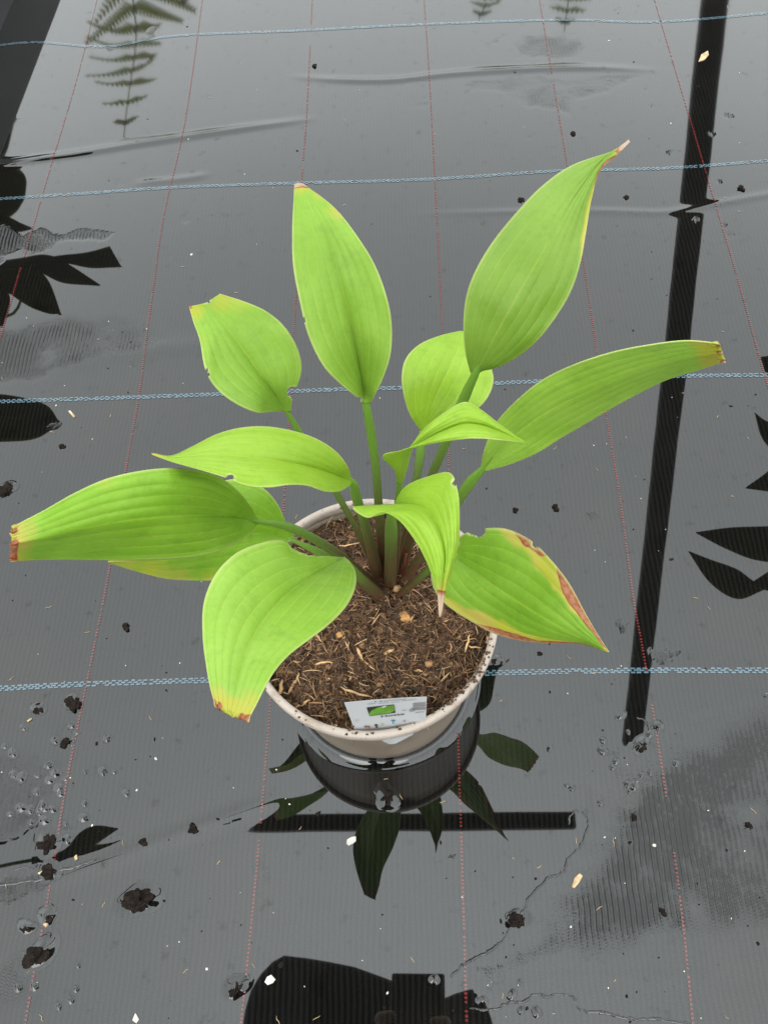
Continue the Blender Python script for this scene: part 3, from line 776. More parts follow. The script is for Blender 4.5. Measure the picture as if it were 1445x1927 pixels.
# leaf under it
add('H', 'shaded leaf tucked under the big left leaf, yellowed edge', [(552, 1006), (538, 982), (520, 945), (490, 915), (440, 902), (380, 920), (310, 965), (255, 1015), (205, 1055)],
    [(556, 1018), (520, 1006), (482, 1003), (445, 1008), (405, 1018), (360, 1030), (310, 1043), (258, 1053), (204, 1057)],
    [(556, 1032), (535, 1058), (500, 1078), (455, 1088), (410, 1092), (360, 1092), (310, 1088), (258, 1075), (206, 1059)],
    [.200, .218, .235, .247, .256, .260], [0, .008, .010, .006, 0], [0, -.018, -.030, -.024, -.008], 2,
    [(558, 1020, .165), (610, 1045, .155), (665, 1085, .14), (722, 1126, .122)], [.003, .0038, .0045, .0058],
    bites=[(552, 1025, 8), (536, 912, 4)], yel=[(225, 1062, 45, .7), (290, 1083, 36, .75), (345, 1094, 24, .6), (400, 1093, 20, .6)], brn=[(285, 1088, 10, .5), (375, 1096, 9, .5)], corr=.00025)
# front left leaf
add('I', 'broad leaf hanging over the front left of the rim', [(640, 1049), (618, 1047), (588, 1046), (556, 1036), (530, 1017), (488, 1023), (442, 1043), (405, 1082), (384, 1135), (382, 1195), (388, 1250), (396, 1295), (406, 1331)],
    [(645, 1050), (625, 1062), (595, 1078), (562, 1100), (532, 1126), (505, 1156), (482, 1190), (466, 1222), (453, 1256), (446, 1288), (440, 1318), (434, 1346)],
    [(648, 1048), (658, 1058), (669, 1078), (668, 1108), (650, 1143), (618, 1176), (580, 1205), (545, 1232), (518, 1262), (500, 1292), (484, 1324), (466, 1358)],
    [.262, .290, .312, .330, .345, .355, .362, .366], [0, .002, .002, 0, -.002, 0], [0, -.004, -.006, -.004, 0, 0], False,
    [(645, 1052, .206), (668, 1078, .178), (690, 1098, .15), (718, 1122, .124)], [.0034, .004, .0045, .0056],
    bites=[(566, 1034, 7), (580, 1040, 6), (603, 1041, 6), (552, 1026, 6), (545, 1017, 4), (440, 1362, 9)], tip=(.13, .045), tipb=.5, rag=2.0, corr=.00034, arch=.0016, yel=[(470, 1320, 22, .7)])
# small arched leaf in the middle
add('J', 'bright leaf curled edge-on above the centre, tip to the right', [(758, 908), (766, 880), (774, 850), (784, 825), (806, 800), (838, 776), (874, 757), (905, 772), (935, 795), (965, 817), (991, 834)],
    [(752, 910), (752, 888), (754, 868), (768, 848), (800, 828), (835, 810), (872, 797), (908, 800), (940, 812), (966, 823), (991, 834)],
    [(746, 908), (743, 885), (720, 858), (752, 848), (790, 839), (830, 831), (872, 826), (908, 825), (940, 828), (966, 831), (991, 835)],
    [.295, .318, .337, .348, .352, .352, .348, .343], [0, .002, .004, .002, 0], [0, .004, .006, .004, 0], True,
    [(752, 908, .262), (751, 945, .238), (746, 1000, .20), (740, 1090, .124)], [.0034, .0034, .0036, .0045], arch=.002, corr=.0001)
# front leaf with withered spike
add('K', 'folded leaf over the soil with long withered white spike', [(742, 958), (748, 936), (766, 914), (800, 899), (846, 890), (861, 925), (864, 975), (862, 1020), (853, 1060), (843, 1092), (836, 1120), (829, 1160)],
    [(737, 962), (745, 952), (760, 948), (780, 950), (803, 962), (820, 985), (832, 1015), (837, 1045), (836, 1072), (833, 1098), (831, 1122), (828, 1161)],
    [(732, 966), (708, 954), (664, 955), (690, 974), (718, 963), (752, 980), (782, 1018), (800, 1050), (812, 1078), (820, 1100), (824, 1122), (826, 1160)],
    [.300, .322, .340, .352, .357, .355, .350, .346], [0, .004, .004, 0, 0, 0], [0, -.004, -.006, -.004, 0, 0], True,
    [(736, 964, .266), (736, 1000, .225), (735, 1050, .172), (734, 1105, .124)], [.0042, .0044, .0046, .0058],
    bites=[(857, 909, 7)], tip=(.24, .15), tipb=1.0, arch=.003, corr=.0002)
# right leaf with brown margin
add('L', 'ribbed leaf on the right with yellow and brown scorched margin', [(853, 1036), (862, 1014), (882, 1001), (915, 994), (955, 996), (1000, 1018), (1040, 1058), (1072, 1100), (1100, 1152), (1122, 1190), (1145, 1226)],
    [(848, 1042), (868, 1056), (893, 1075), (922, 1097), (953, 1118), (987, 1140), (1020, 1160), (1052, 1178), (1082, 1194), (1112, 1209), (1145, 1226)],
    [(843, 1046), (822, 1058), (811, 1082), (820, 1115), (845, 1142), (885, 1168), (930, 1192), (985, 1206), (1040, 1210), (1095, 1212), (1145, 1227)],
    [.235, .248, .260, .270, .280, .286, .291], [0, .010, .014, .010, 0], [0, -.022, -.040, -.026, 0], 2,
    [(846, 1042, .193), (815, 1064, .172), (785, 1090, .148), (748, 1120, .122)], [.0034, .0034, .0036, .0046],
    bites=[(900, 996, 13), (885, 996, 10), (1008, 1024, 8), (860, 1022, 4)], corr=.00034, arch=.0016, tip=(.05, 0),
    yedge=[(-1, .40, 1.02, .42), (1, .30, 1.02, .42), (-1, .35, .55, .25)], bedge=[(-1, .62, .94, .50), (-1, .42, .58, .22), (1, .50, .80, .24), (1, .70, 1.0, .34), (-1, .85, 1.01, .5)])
# papery sheath at the crown
M_SHEATH = simple('red_brown_sheath', (0.12, 0.035, 0.022), 0.6, 0.3, 0.35, 200)
for pts, r in (([(718, 1000, .165), (722, 1040, .148), (728, 1095, .124)], .0028), ([(700, 1030, .15), (708, 1062, .138), (722, 1105, .122)], .0034), ([(765, 1040, .148), (756, 1075, .134), (746, 1108, .122)], .003)):
    A = np.array([P(*p) for p in pts]); C = crom(A, np.linspace(0, 1, 12)); V, Fc = tube(C, np.linspace(.0006, r, 12), 8)
    o = mesh_obj('leaf_sheath', V, Fc, M_SHEATH); reparent(o, hosta)
tag(hosta, 'green hosta plant with twelve broad ribbed leaves growing in the taupe pot', 'plant')

# ------------------------------------------------------------------ plant label
lc = [P(648, 1323, .153), P(803, 1312, .153), P(801, 1362, .131), P(665, 1374, .131)]
lo = lc[3]; lu = lc[2]-lc[3]; lv = (lc[0]+lc[1])/2-(lc[2]+lc[3])/2
ln = np.cross(lu, lv); ln /= np.linalg.norm(ln)
if ln[1] > 0: ln = -ln
CAMP = np.array([0, 0, CAMH])
def LP(px, py, off=0.0):
    d = ray(px, py); t = ((lo+ln*off-CAMP)@ln)/(d@ln)
    return CAMP+d*t[..., None] if np.ndim(t) else CAMP+d*t
M_LABEL = NB('label_card')
tco = M_LABEL.n('NewGeometry').outputs['Position']
dm = M_LABEL.ramp(M_LABEL.noise(140, tco, 4), .55, .75)
M_LABEL.set(Base_Color=M_LABEL.mix(M_LABEL.math('MULTIPLY', dm, .35), (.30, .303, .31), (.17, .14, .11)), Roughness=.4, Specular_IOR_Level=.3); M_LABEL = M_LABEL.m
M_WHITE = simple('white_plastic', (.30, .31, .32), .4, .4, .06, 60)
M_INK = simple('black_ink', (.02, .02, .022), .6, .2, .1)
M_GREY = simple('grey_ink', (.16, .155, .15), .6, .2, .2)
M_PICG = simple('printed_leaf_green', (.075, .17, .018), .4, .3, .3, 120)
M_PICD = simple('printed_dark_green', (.018, .022, .014), .4, .3, .3, 120)
M_ICOB = simple('blue_ink', (.02, .12, .22), .5, .2, .1)
M_ICOG = simple('green_ink', (.22, .30, .08), .5, .2, .2)
M_ICOT = simple('tan_ink', (.26, .22, .13), .5, .2, .2)
card_px = [(648, 1323), (700, 1318), (750, 1314.5), (803, 1312), (801.5, 1345), (801, 1364), (760, 1372), (720, 1375), (690, 1375.5), (667, 1375), (660, 1354)]
label = mesh_obj('plant_label', [LP(*p) for p in card_px]+[LP(*p)-ln*.0006 for p in card_px],
                 [tuple(range(11))[::-1], tuple(range(11, 22))]+[(i, (i+1) % 11, 11+(i+1) % 11, 11+i) for i in range(11)], M_LABEL, smooth=False)
tag(label, 'small white printed plant label reading Hosta stuck in the soil at the front rim', 'label')
def lpoly(name, pts, mat, off=.0004):
    return mesh_obj(name, [LP(p[0], p[1], off) for p in pts], [tuple(range(len(pts)))], mat, parent=label, smooth=False)
lpoly('printed_picture', [(690, 1331.5), (742, 1326), (744, 1341.5), (695.5, 1348)], M_PICD)
lpoly('printed_leaf', [(695.5, 1347.6), (694, 1343), (699, 1337), (710, 1331.5), (722, 1329), (741.6, 1327.2), (742.8, 1337), (736, 1341), (722, 1344)], M_PICG, .0006)
lpoly('printed_leaf_highlight', [(716, 1331), (724, 1328.2), (728, 1328.4), (722, 1332)], M_WHITE, .0008)
def ltext(txt, quad, mat, name='lettering'):
    cu = bpy.data.curves.new('t', 'FONT'); cu.body = txt; cu.offset = 0.012
    to = bpy.data.objects.new('t', cu); COL.objects.link(to)
    dg = bpy.context.evaluated_depsgraph_get(); me = bpy.data.meshes.new_from_object(to.evaluated_get(dg))
    bpy.data.objects.remove(to)
    co = np.array([v.co[:] for v in me.vertices]); mn = co.min(0); mxx = co.max(0)
    s = (co[:, 0]-mn[0])/(mxx[0]-mn[0]); tt = (co[:, 1]-mn[1])/(mxx[1]-mn[1])
    q = np.array(quad, float)   # bl, br, tr, tl
    px = (q[0]*(1-s)[:, None]+q[1]*s[:, None])*(1-tt)[:, None]+(q[3]*(1-s)[:, None]+q[2]*s[:, None])*tt[:, None]
    W = LP(px[:, 0], px[:, 1], .0006)
    for v, p in zip(me.vertices, W): v.co = p
    me.materials.clear(); me.materials.append(mat); me.name = name
    o = bpy.data.objects.new(name, me); COL.objects.link(o); o.parent = label
ltext('Hosta', [(717, 1350.5), (761, 1345.2), (761, 1341.8), (717, 1346.8)], M_INK)
# small print, barcode and care symbols
def dash_row(a, b, n, th, mat, seed, gap=.3):
    g = np.random.default_rng(seed); V = []; Fc = []
    xs = np.linspace(0, 1, n+1)
    for i in range(n):
        if g.random() < .15: continue
        x0 = xs[i]; x1 = xs[i]+(xs[1]-xs[0])*(1-gap*g.uniform(.5, 1.4))
        for x, dy in ((x0, 0), (x1, 0), (x1, -th), (x0, -th)):
            V.append(LP(a[0]+(b[0]-a[0])*x, a[1]+(b[1]-a[1])*x+dy, .0006))
        Fc.append(tuple(range(len(V)-4, len(V))))
    mesh_obj('small_print', V, Fc, mat, parent=label, smooth=False)
dash_row((705, 1321.2), (720, 1320), 3, 1.2, M_INK, 1)
dash_row((722, 1320.2), (765, 1316.6), 9, 1.0, M_GREY, 2)
dash_row((688, 1326), (752, 1321.5), 16, 1.0, M_GREY, 3)
dash_row((755, 1319.5), (784, 1317), 8, .8, M_GREY, 4)
dash_row((757, 1338.5), (768, 1337), 3, 1.2, M_GREY, 5)
dash_row((782, 1342), (799, 1340), 4, 1.2, M_GREY, 6)
bc = []
for i, (y, th) in enumerate([(1322.5, 1.6), (1325.2, .9), (1327.2, 2.2), (1330.6, .8), (1332.4, 1.8), (1335.2, .9)]):
    lpoly('barcode_bar', [(777, y+1.0), (801, y-.6), (801, y-.6+th), (777, y+1.0+th)], M_GREY)
lpoly('printed_smudge', [(769, 1337), (776, 1332.5), (783, 1335), (778, 1339), (772, 1339.5)], M_GREY)
def burst(c, r, n, mat):
    for k in range(n):
        a = math.pi*(k/(n-1)); dx, dy = math.cos(a)*r, -math.sin(a)*r*.55
        lpoly('care_symbol', [(c[0]-.6*math.sin(a), c[1]), (c[0]+.6, c[1]+.3), (c[0]+dx, c[1]+dy)], mat)
burst((719, 1364), 9, 7, M_ICOG); lpoly('care_symbol', [(718.4, 1362), (719.8, 1362), (720.6, 1366), (719.4, 1366)], M_GREY)
lpoly('care_symbol', [(735, 1357.2), (737.5, 1355), (741, 1354.4), (744, 1356), (743.6, 1357.4), (740.6, 1357), (741.2, 1361), (739.6, 1362.4), (738, 1361.4), (739.4, 1360.4), (738.8, 1357.2)], M_ICOB)
burst((761, 1358.5), 7, 4, M_ICOT); lpoly('care_symbol', [(760.4, 1355), (761.8, 1355), (761.4, 1359.6), (760.2, 1359.6)], M_GREY)
# the tongue of the label that comes through below the rim
tp = [(707, 1386), (778, 1382), (766, 1388), (744, 1399.5), (733, 1400.5), (722, 1396)]
zt = [.1225, .1225, .119, .1125, .112, .115]
A = [P(p[0], p[1], z) for p, z in zip(tp, zt)]; Bk = [np.array(a)+np.array([0, .0007, 0]) for a in A]
mesh_obj('label_tongue', A+Bk, [tuple(range(6))[::-1], tuple(range(6, 12))]+[(i, (i+1) % 6, 6+(i+1) % 6, 6+i) for i in range(6)], M_WHITE, parent=label, smooth=False)

# ------------------------------------------------------------------ neighbouring plants (outside the frame, mirrored in the wet ground)
M_NLEAF = leaf_material('neighbour_leaf', (0.085, 0.095, 0.032), (0.10, 0.11, 0.038), trans=.55)
M_FERN = leaf_material('fern_green', (0.36, 0.42, 0.30), (0.42, 0.48, 0.35), trans=.85)
M_BPOT = simple('black_pot_plastic', (0.018, 0.019, 0.022), 0.4, 0.5, 0.2, 40)
def mleaf(L, M, R, z, parent, name='leaf', dz=.03):
    o, _ = build_leaf(name, L, M, R, [z, z+dz*.5, z+dz], [0, .0, 0], [0, .0, 0], M_NLEAF, parent, fn=Q, nu=17, nv=40, arch=.004)
    return o
def pot_at(parent, r0, r1, h):
    V, Fc = lathe([(0, .004), (r0, .002), (r1*.97, h*.86), (r1*.97, h*.88), (r1, h*.885), (r1, h), (r1*.96, h), (r1*.95, h*.9), (0, h*.9)], 64)
    o = mesh_obj('pot', V, Fc, M_BPOT); o.parent = parent
def stem(parent, A, r0=.004, r1=.002):
    C = crom(np.array(A), np.linspace(0, 1, 16)); V, Fc = tube(C, np.linspace(r0, r1, 16), 6)
    o = mesh_obj('stem', V, Fc, M_PET, attrs={'tv': np.repeat(np.linspace(.2, 1, 16), 6)}); reparent(o, parent)
# left neighbour
td = P(26, 0)-P(0, 60); td /= np.linalg.norm(td); tn = np.array([-td[1], td[0], 0]); t0 = P(0, 60)
tray = empty('planting_tray', tuple(t0+tn*.2))
def tbar(name, s0, s1, n0, n1, z0, z1):
    V = [tuple(t0+td*s+tn*n+np.array([0, 0, z])) for z in (z0, z1) for s, n in ((s0, n0), (s1, n0), (s1, n1), (s0, n1))]
    o = mesh_obj(name, V, [(0, 1, 2, 3), (7, 6, 5, 4), (0, 4, 5, 1), (1, 5, 6, 2), (2, 6, 7, 3), (3, 7, 4, 0)], M_BPOT, smooth=False); reparent(o, tray)
tbar('side', -.45, .9, 0, .012, 0, .085); tbar('side', -.45, .9, .488, .5, 0, .085)
tbar('end', -.45, -.438, .012, .488, 0, .085); tbar('end', .888, .9, .012, .488, 0, .085); tbar('base', -.438, .888, .012, .488, .004, .012)
tag(tray, 'long black tray whose side shows in the upper left corner', 'tray')
npl = empty('potted_plant', (-.70, 1.02, .0122)); pot_at(npl, .115, .15, .20)
LE = [([(60, 492), (85, 484), (118, 479), (165, 474), (207, 463)], [(60, 494), (95, 489), (130, 488), (175, 488), (228, 500)], [(60, 497), (95, 494), (130, 496), (175, 505), (231, 503)]),
      ([(0, 490), (40, 484), (85, 478), (122, 492), (188, 536)], [(0, 496), (40, 496), (80, 500), (125, 516), (190, 537)], [(0, 505), (40, 506), (75, 512), (120, 533), (188, 539)]),
      ([(-60, 500), (-10, 498), (45, 492), (90, 525), (118, 597)], [(-60, 510), (-15, 515), (30, 530), (75, 560), (118, 598)], [(-60, 525), (-20, 535), (10, 548), (60, 580), (117, 599)]),
      ([(-90, 540), (-50, 530), (-5, 525), (20, 565), (5, 622)], [(-90, 550), (-55, 552), (-25, 565), (-8, 590), (4, 624)], [(-90, 560), (-60, 575), (-45, 590), (-30, 610), (3, 626)]),
      ([(-120, 752), (-60, 742), (10, 742), (85, 760), (112, 792)], [(-120, 780), (-60, 782), (0, 786), (60, 792), (113, 795)], [(-120, 815), (-60, 830), (10, 832), (70, 825), (112, 798)]),
      ([(-70, 318), (-20, 312), (30, 315), (50, 335), (48, 370)], [(-70, 370), (-35, 365), (-5, 366), (25, 370), (46, 374)], [(-70, 420), (-40, 425), (0, 420), (30, 400), (45, 378)]),
      ([(-40, 212), (-10, 210), (15, 214), (32, 220), (30, 222)], [(-40, 255), (-15, 255), (5, 250), (20, 240), (29, 225)], [(-40, 300), (-20, 305), (0, 300), (15, 280), (25, 232)]),
      ([(-60, 395), (-20, 400), (15, 408), (40, 420), (62, 429)], [(-60, 415), (-20, 417), (10, 420), (38, 427), (62, 430)], [(-60, 440), (-20, 442), (10, 440), (40, 436), (62, 431)])]
for k, (a, b, c_) in enumerate(LE):
    o = mleaf(a, b, c_, .42 if k < 4 else (.36 if k == 4 else .40), npl)
    p = Q(b[0][0], b[0][1], .42 if k < 4 else (.36 if k == 4 else .40))
    stem(npl, [(-.70+.01*k, 1.02, .17), ((p[0]-.70)/2, (p[1]+1.02)/2, .46), p])
tag(npl, 'dark leafy plant in a black pot at the upper left corner', 'plant')
npn = empty('potted_plant', (-.80, .16, 0)); pot_at(npn, .08, .10, .14)
for k, (a, b, c_) in enumerate([([(60, 1612), (118, 1600), (150, 1566), (180, 1553), (222, 1558)], [(60, 1618), (118, 1606), (152, 1585), (186, 1570), (223, 1559)], [(60, 1626), (118, 1612), (150, 1600), (188, 1582), (223, 1560)]),
        ([(-60, 1560), (-10, 1545), (20, 1548), (45, 1540), (68, 1530)], [(-60, 1580), (-10, 1570), (18, 1566), (44, 1552), (69, 1531)], [(-60, 1605), (-10, 1592), (16, 1582), (44, 1562), (70, 1532)])]):
    mleaf(a, b, c_, .36, npn, dz=.0); p = Q(b[0][0], b[0][1], .36)
    stem(npn, [(-.80, .16+.01*k, .12), ((p[0]-.80)/2, (p[1]+.16)/2, .40), p])
tag(npn, 'small dark leafy plant in a black pot beyond the left edge', 'plant')
# right neighbour
npr = empty('potted_plant', (.86, .62, 0)); pot_at(npr, .10, .13, .17)
RE = [([(1560, 1000), (1490, 990), (1420, 990), (1365, 992), (1308, 1000)], [(1560, 1025), (1490, 1025), (1425, 1022), (1370, 1012), (1308, 1001)], [(1560, 1055), (1490, 1060), (1420, 1053), (1365, 1032), (1309, 1002)]),
      ([(1470, 1075), (1430, 1098), (1385, 1070), (1335, 1052), (1294, 1036)], [(1470, 1080), (1430, 1104), (1390, 1095), (1340, 1074), (1294, 1037)], [(1470, 1092), (1430, 1112), (1385, 1126), (1335, 1096), (1295, 1039)]),
      ([(1560, 1040), (1510, 1042), (1465, 1060), (1440, 1078), (1408, 1098)], [(1560, 1075), (1510, 1078), (1475, 1085), (1445, 1092), (1408, 1099)], [(1560, 1110), (1510, 1118), (1470, 1115), (1440, 1110), (1409, 1101)]),
      ([(1560, 850), (1510, 850), (1465, 870), (1435, 893), (1401, 917)], [(1560, 885), (1510, 890), (1470, 902), (1440, 912), (1401, 918)], [(1560, 925), (1510, 932), (1470, 930), (1440, 924), (1402, 919)]),
      ([(1530, 800), (1495, 795), (1465, 798), (1440, 793), (1417, 777)], [(1530, 830), (1495, 828), (1465, 822), (1440, 806), (1417, 778)], [(1530, 870), (1495, 868), (1460, 855), (1432, 825), (1418, 779)]),
      ([(1530, 680), (1500, 672), (1470, 668), (1445, 670), (1430, 672)], [(1530, 710), (1500, 706), (1470, 700), (1445, 690), (1430, 675)], [(1530, 735), (1500, 732), (1470, 722), (1442, 705), (1432, 680)])]
for k, (a, b, c_) in enumerate(RE):
    o = mleaf(a, b, c_, .40, npr, dz=-.03)
    p = Q(b[0][0], b[0][1], .40)
    stem(npr, [(.86, .62+.01*k, .15), ((p[0]+.86)/2, (p[1]+.62)/2, .42), p])
tag(npr, 'dark leafy plant in a black pot beyond the right edge', 'plant')
# fern whose frond shows mirrored at the top left
fern = empty('potted_fern', (-.75, 2.75, 0)); pot_at(fern, .12, .16, .22)
def frond(pts, zs, length, n, parent):
    A = np.array([Q(p[0], p[1], z) for p, z in zip(pts, zs)]); C = crom(A, np.linspace(0, 1, 60))
    root = np.array([-.75, 2.75, .2])
    V, Fc = tube(np.vstack([crom(np.array([root, (root+C[0])/2+np.array([0, 0, .25]), C[0]]), np.linspace(0, 1, 20)), C]), np.linspace(.004, .0012, 80), 6)
    o = mesh_obj('frond', V, Fc, M_FERN, attrs={'u': np.full(len(V), .3), 'tv': np.full(len(V), .5), 'yel': np.zeros(len(V)), 'brn': np.zeros(len(V)), 'rim': np.zeros(len(V)), 'tint': np.ones(len(V))})
    reparent(o, parent)
    V = []; Fc = []
    for k in range(n):
        f = (k+.5)/n; i = int(f*58); c0 = C[i]; T = C[min(i+1, 59)]-C[i]; T /= np.linalg.norm(T)
        side = np.cross(T, [0, 0, 1.0]); side /= np.linalg.norm(side)
        for s in (-1, 1):
            L = length*(1-f)**.6*(.5+.5*min(1, f*6))*rng.uniform(.6, 1.15)
            d = side*s*.86+T*rng.uniform(.35, .8); d /= np.linalg.norm(d); droop = rng.uniform(.15, .6); bend = rng.normal(.25, .25)
            m = int(max(4, L/.012))
            wv = np.cross(d, np.cross(side*s, T)); wv /= np.linalg.norm(wv)
            for q in range(m):      # little leaflets along the pinna
                g = (q+.5)/m; p0 = c0+d*L*g+T*bend*L*g*g+np.array([0, 0, -droop*L*g*g]); wl = .026*(1-g*.75)
                for e in (-1, 1):
                    i0 = len(V); tipp = p0+wv*e*wl*1.3+d*.008
                    V += [p0-d*.006, p0+d*.007, tipp+d*.004, tipp-d*.003]; Fc.append((i0, i0+1, i0+2, i0+3))
    V = np.array(V)
    o = mesh_obj('leaflets', V, np.array(Fc), M_FERN, attrs={'u': np.full(len(V), .3), 'tv': np.full(len(V), .5), 'yel': np.zeros(len(V)), 'brn': np.zeros(len(V)), 'rim': np.zeros(len(V)), 'tint': np.ones(len(V))})
    o.modifiers.new('s', 'SOLIDIFY').thickness = .0006
    o['kind'] = 'stuff'; reparent(o, parent)
frond([(238, -140), (246, -40), (256, 50), (252, 110), (243, 170), (232, 262)], [.75, .9, .95, .92, .86, .75], .24, 11, fern)
frond([(300, -200), (320, -90), (330, -30), (345, 10)], [.8, .85, .82, .76], .15, 12, fern)
frond([(960, -200), (950, -100), (930, -30), (900, 40)], [.9, .95, .9, .8], .2, 14, fern)
frond([(1040, -240), (1060, -110), (1072, -40), (1060, 60)], [.9, .95, .9, .8], .2, 14, fern)
tag(fern, 'potted fern behind, its frond mirrored at the upper left', 'plant')
# ------------------------------------------------------------------ person taking the picture (only mirrored at the bottom edge)
M_CLOTH = simple('dark_jacket', (0.012, 0.012, 0.014), 0.9, 0.1, 0.3, 30)
M_SKIN = simple('skin', (0.45, 0.27, 0.19), 0.5, 0.4, 0.1, 30)
M_HAIR = simple('dark_hair', (0.02, 0.014, 0.01), 0.6, 0.3, 0.3, 80)
M_PHONE = simple('phone_glass', (0.01, 0.01, 0.011), 0.2, 0.5, 0.1, 30)
person = empty('person', (-.12, -.78, 0))
def skin(name, verts, edges_, radii, mat, root=0):
    me = bpy.data.meshes.new(name); me.from_pydata(verts, edges_, []); me.update()
    o = bpy.data.objects.new(name, me); COL.objects.link(o); me.materials.append(mat)
    o.modifiers.new('skin', 'SKIN').use_smooth_shade = True
    sv = me.skin_vertices[0].data
    for k, r in enumerate(radii): sv[k].radius = (r, r) if not isinstance(r, tuple) else r
    for k in range(len(verts)): sv[k].use_root = (k == root)
    sm = o.modifiers.new('sub', 'SUBSURF'); sm.levels = 2; sm.render_levels = 2
    return o
def q3(px, py, z): return tuple(float(v) for v in Q(px, py, z))
bx = -.17
ch = q3(690, 2010, 1.22)
VB = [(-.15, -.74, .92), (-.15, -.60, 1.06), (-.15, -.42, 1.16), ch, (ch[0], ch[1]+.05, 1.24), (ch[0], ch[1]+.07, 1.25),
      q3(520, 1858, 1.20), q3(520, 1985, .98), q3(640, 2010, .78), q3(725, 1975, .66),
      q3(835, 1985, 1.20), q3(880, 2010, .98), q3(865, 2000, .76), q3(835, 1985, .66),
      (-.24, -.76, .86), (-.26, -.64, .48), (-.27, -.82, .10), (-.27, -.70, .04),
      (-.05, -.76, .86), (-.03, -.64, .48), (-.02, -.82, .10), (-.02, -.70, .04)]
EB = [(0, 1), (1, 2), (2, 3), (3, 4), (4, 5), (3, 6), (6, 7), (7, 8), (8, 9), (3, 10), (10, 11), (11, 12), (12, 13), (0, 14), (14, 15), (15, 16), (16, 17), (0, 18), (18, 19), (19, 20), (20, 21)]
RB = [.15, .15, .17, .15, .08, .07, .072, .06, .042, .035, .10, .06, .042, .035, .10, .07, .05, .04, .10, .07, .05, .04]
o = skin('body', VB, EB, RB, M_CLOTH); reparent(o, person)
hc = np.array(q3(705, 1985, 1.27))
hd = lump('head', hc, .078, .115, .095, 0, M_SKIN, None, 2, 3, .03); reparent(hd, person)
hr = lump('hair', hc+np.array([0, -.015, .022]), .088, .118, .095, 0, M_HAIR, None, 4, 3, .06); reparent(hr, person)
for s, hb in ((-1, np.array(q3(728, 1965, .655))), (1, np.array(q3(835, 1975, .65)))):
    VH = [tuple(hb+np.array([s*.012, -.025, .0])), tuple(hb)]; EH = [(0, 1)]; RH = [.022, .026]
    for k in range(4):
        n0 = len(VH); yk = .024-.019*k
        VH += [tuple(hb+np.array([-s*.004, yk, .0])), tuple(hb+np.array([s*.008, yk+.006, -.020])), tuple(hb+np.array([-s*.016, yk+.008, -.032]))]
        EH += [(1, n0), (n0, n0+1), (n0+1, n0+2)]; RH += [.0095, .009, .008]
    n0 = len(VH); VH += [tuple(hb+np.array([-s*.014, -.012, .01])), tuple(hb+np.array([-s*.036, .008, .01]))]; EH += [(0, n0), (n0, n0+1)]; RH += [.011, .009]
    o = skin('hand', VH, EH, RH, M_SKIN, 0); reparent(o, person)
tag(person, 'person in a dark jacket bending over to take the picture', 'person')
phone = mesh_obj('phone', [Vector(RW @ np.array(v))+Vector((0, 0, CAMH)) for v in [(x, y, z) for z in (.003, .011) for x, y in ((-.058, -.132), (.014, -.132), (.014, .014), (-.058, .014))]],
                 [(0, 1, 2, 3)[::-1], (4, 5, 6, 7), (0, 1, 5, 4), (1, 2, 6, 5), (2, 3, 7, 6), (3, 0, 4, 7)], M_PHONE, smooth=False)
md = phone.modifiers.new('bevel', 'BEVEL'); md.width = .003; md.segments = 3
tag(phone, 'black phone held above the plant', 'phone')

# ------------------------------------------------------------------ litter on the wet cloth
M_CRUMB = simple('wet_peat', (0.012, 0.0068, 0.0042), 0.7, 0.18, 0.7, 300, 0.004)
M_PERL = simple('pale_flake', (0.50, 0.48, 0.42), 0.6, 0.3, 0.15, 200)
M_CHIP = simple('straw_chip', (0.42, 0.30, 0.17), 0.6, 0.3, 0.3, 200)
def cap(px, py, rx, ry, rot, h, name='water_ring', parent=None, n=36, m=9, irr=.12, seed=0):
    """a low bead of water"""
    c = P(px, py); V = []; Fc = []; g = np.random.default_rng(seed)
    ph = g.uniform(0, 6.28, 3)
    for i in range(m+1):
        f = i/m; zz = h*(.5+.5*math.cos(math.pi*f))
        for j in range(n):
            a = 2*math.pi*j/n; k = 1+irr*(math.sin(a*2+ph[0])+.6*math.sin(a*3+ph[1]))
            x = rx*f*k*math.cos(a); y = ry*f*k*math.sin(a)
            X = c[0]+x*math.cos(rot)-y*math.sin(rot); Y = c[1]+x*math.sin(rot)+y*math.cos(rot)
            V.append((X, Y, float(gz(X, Y))+zz+.0002))
    for i in range(m):
        for j in range(n):
            j2 = (j+1) % n; Fc.append((i*n+j, (i+1)*n+j, (i+1)*n+j2, i*n+j2))
    return V, Fc
def crumb(px, py, r, ring, label, seed, ratio=.75, rot=0.0):
    c = P(px, py)
    r *= .82
    o = lump('soil_crumb', (c[0], c[1], float(gz(c[0], c[1]))+r*.28), r, r*ratio, r*.42, rot, M_CRUMB, None, seed, 4, .6)
    tag(o, label, 'soil crumb', 'soil crumbs on the wet cloth')
    if ring:
        V, Fc = cap(px, py-4, ring*1.1, ring*.85, rot, .0022, seed=seed, irr=.16)
        q = mesh_obj('water_ring', np.array(V)-np.array(o.location), np.array(Fc), M_FAB, parent=o, attrs={'dry': np.zeros(len(V))})
    return o
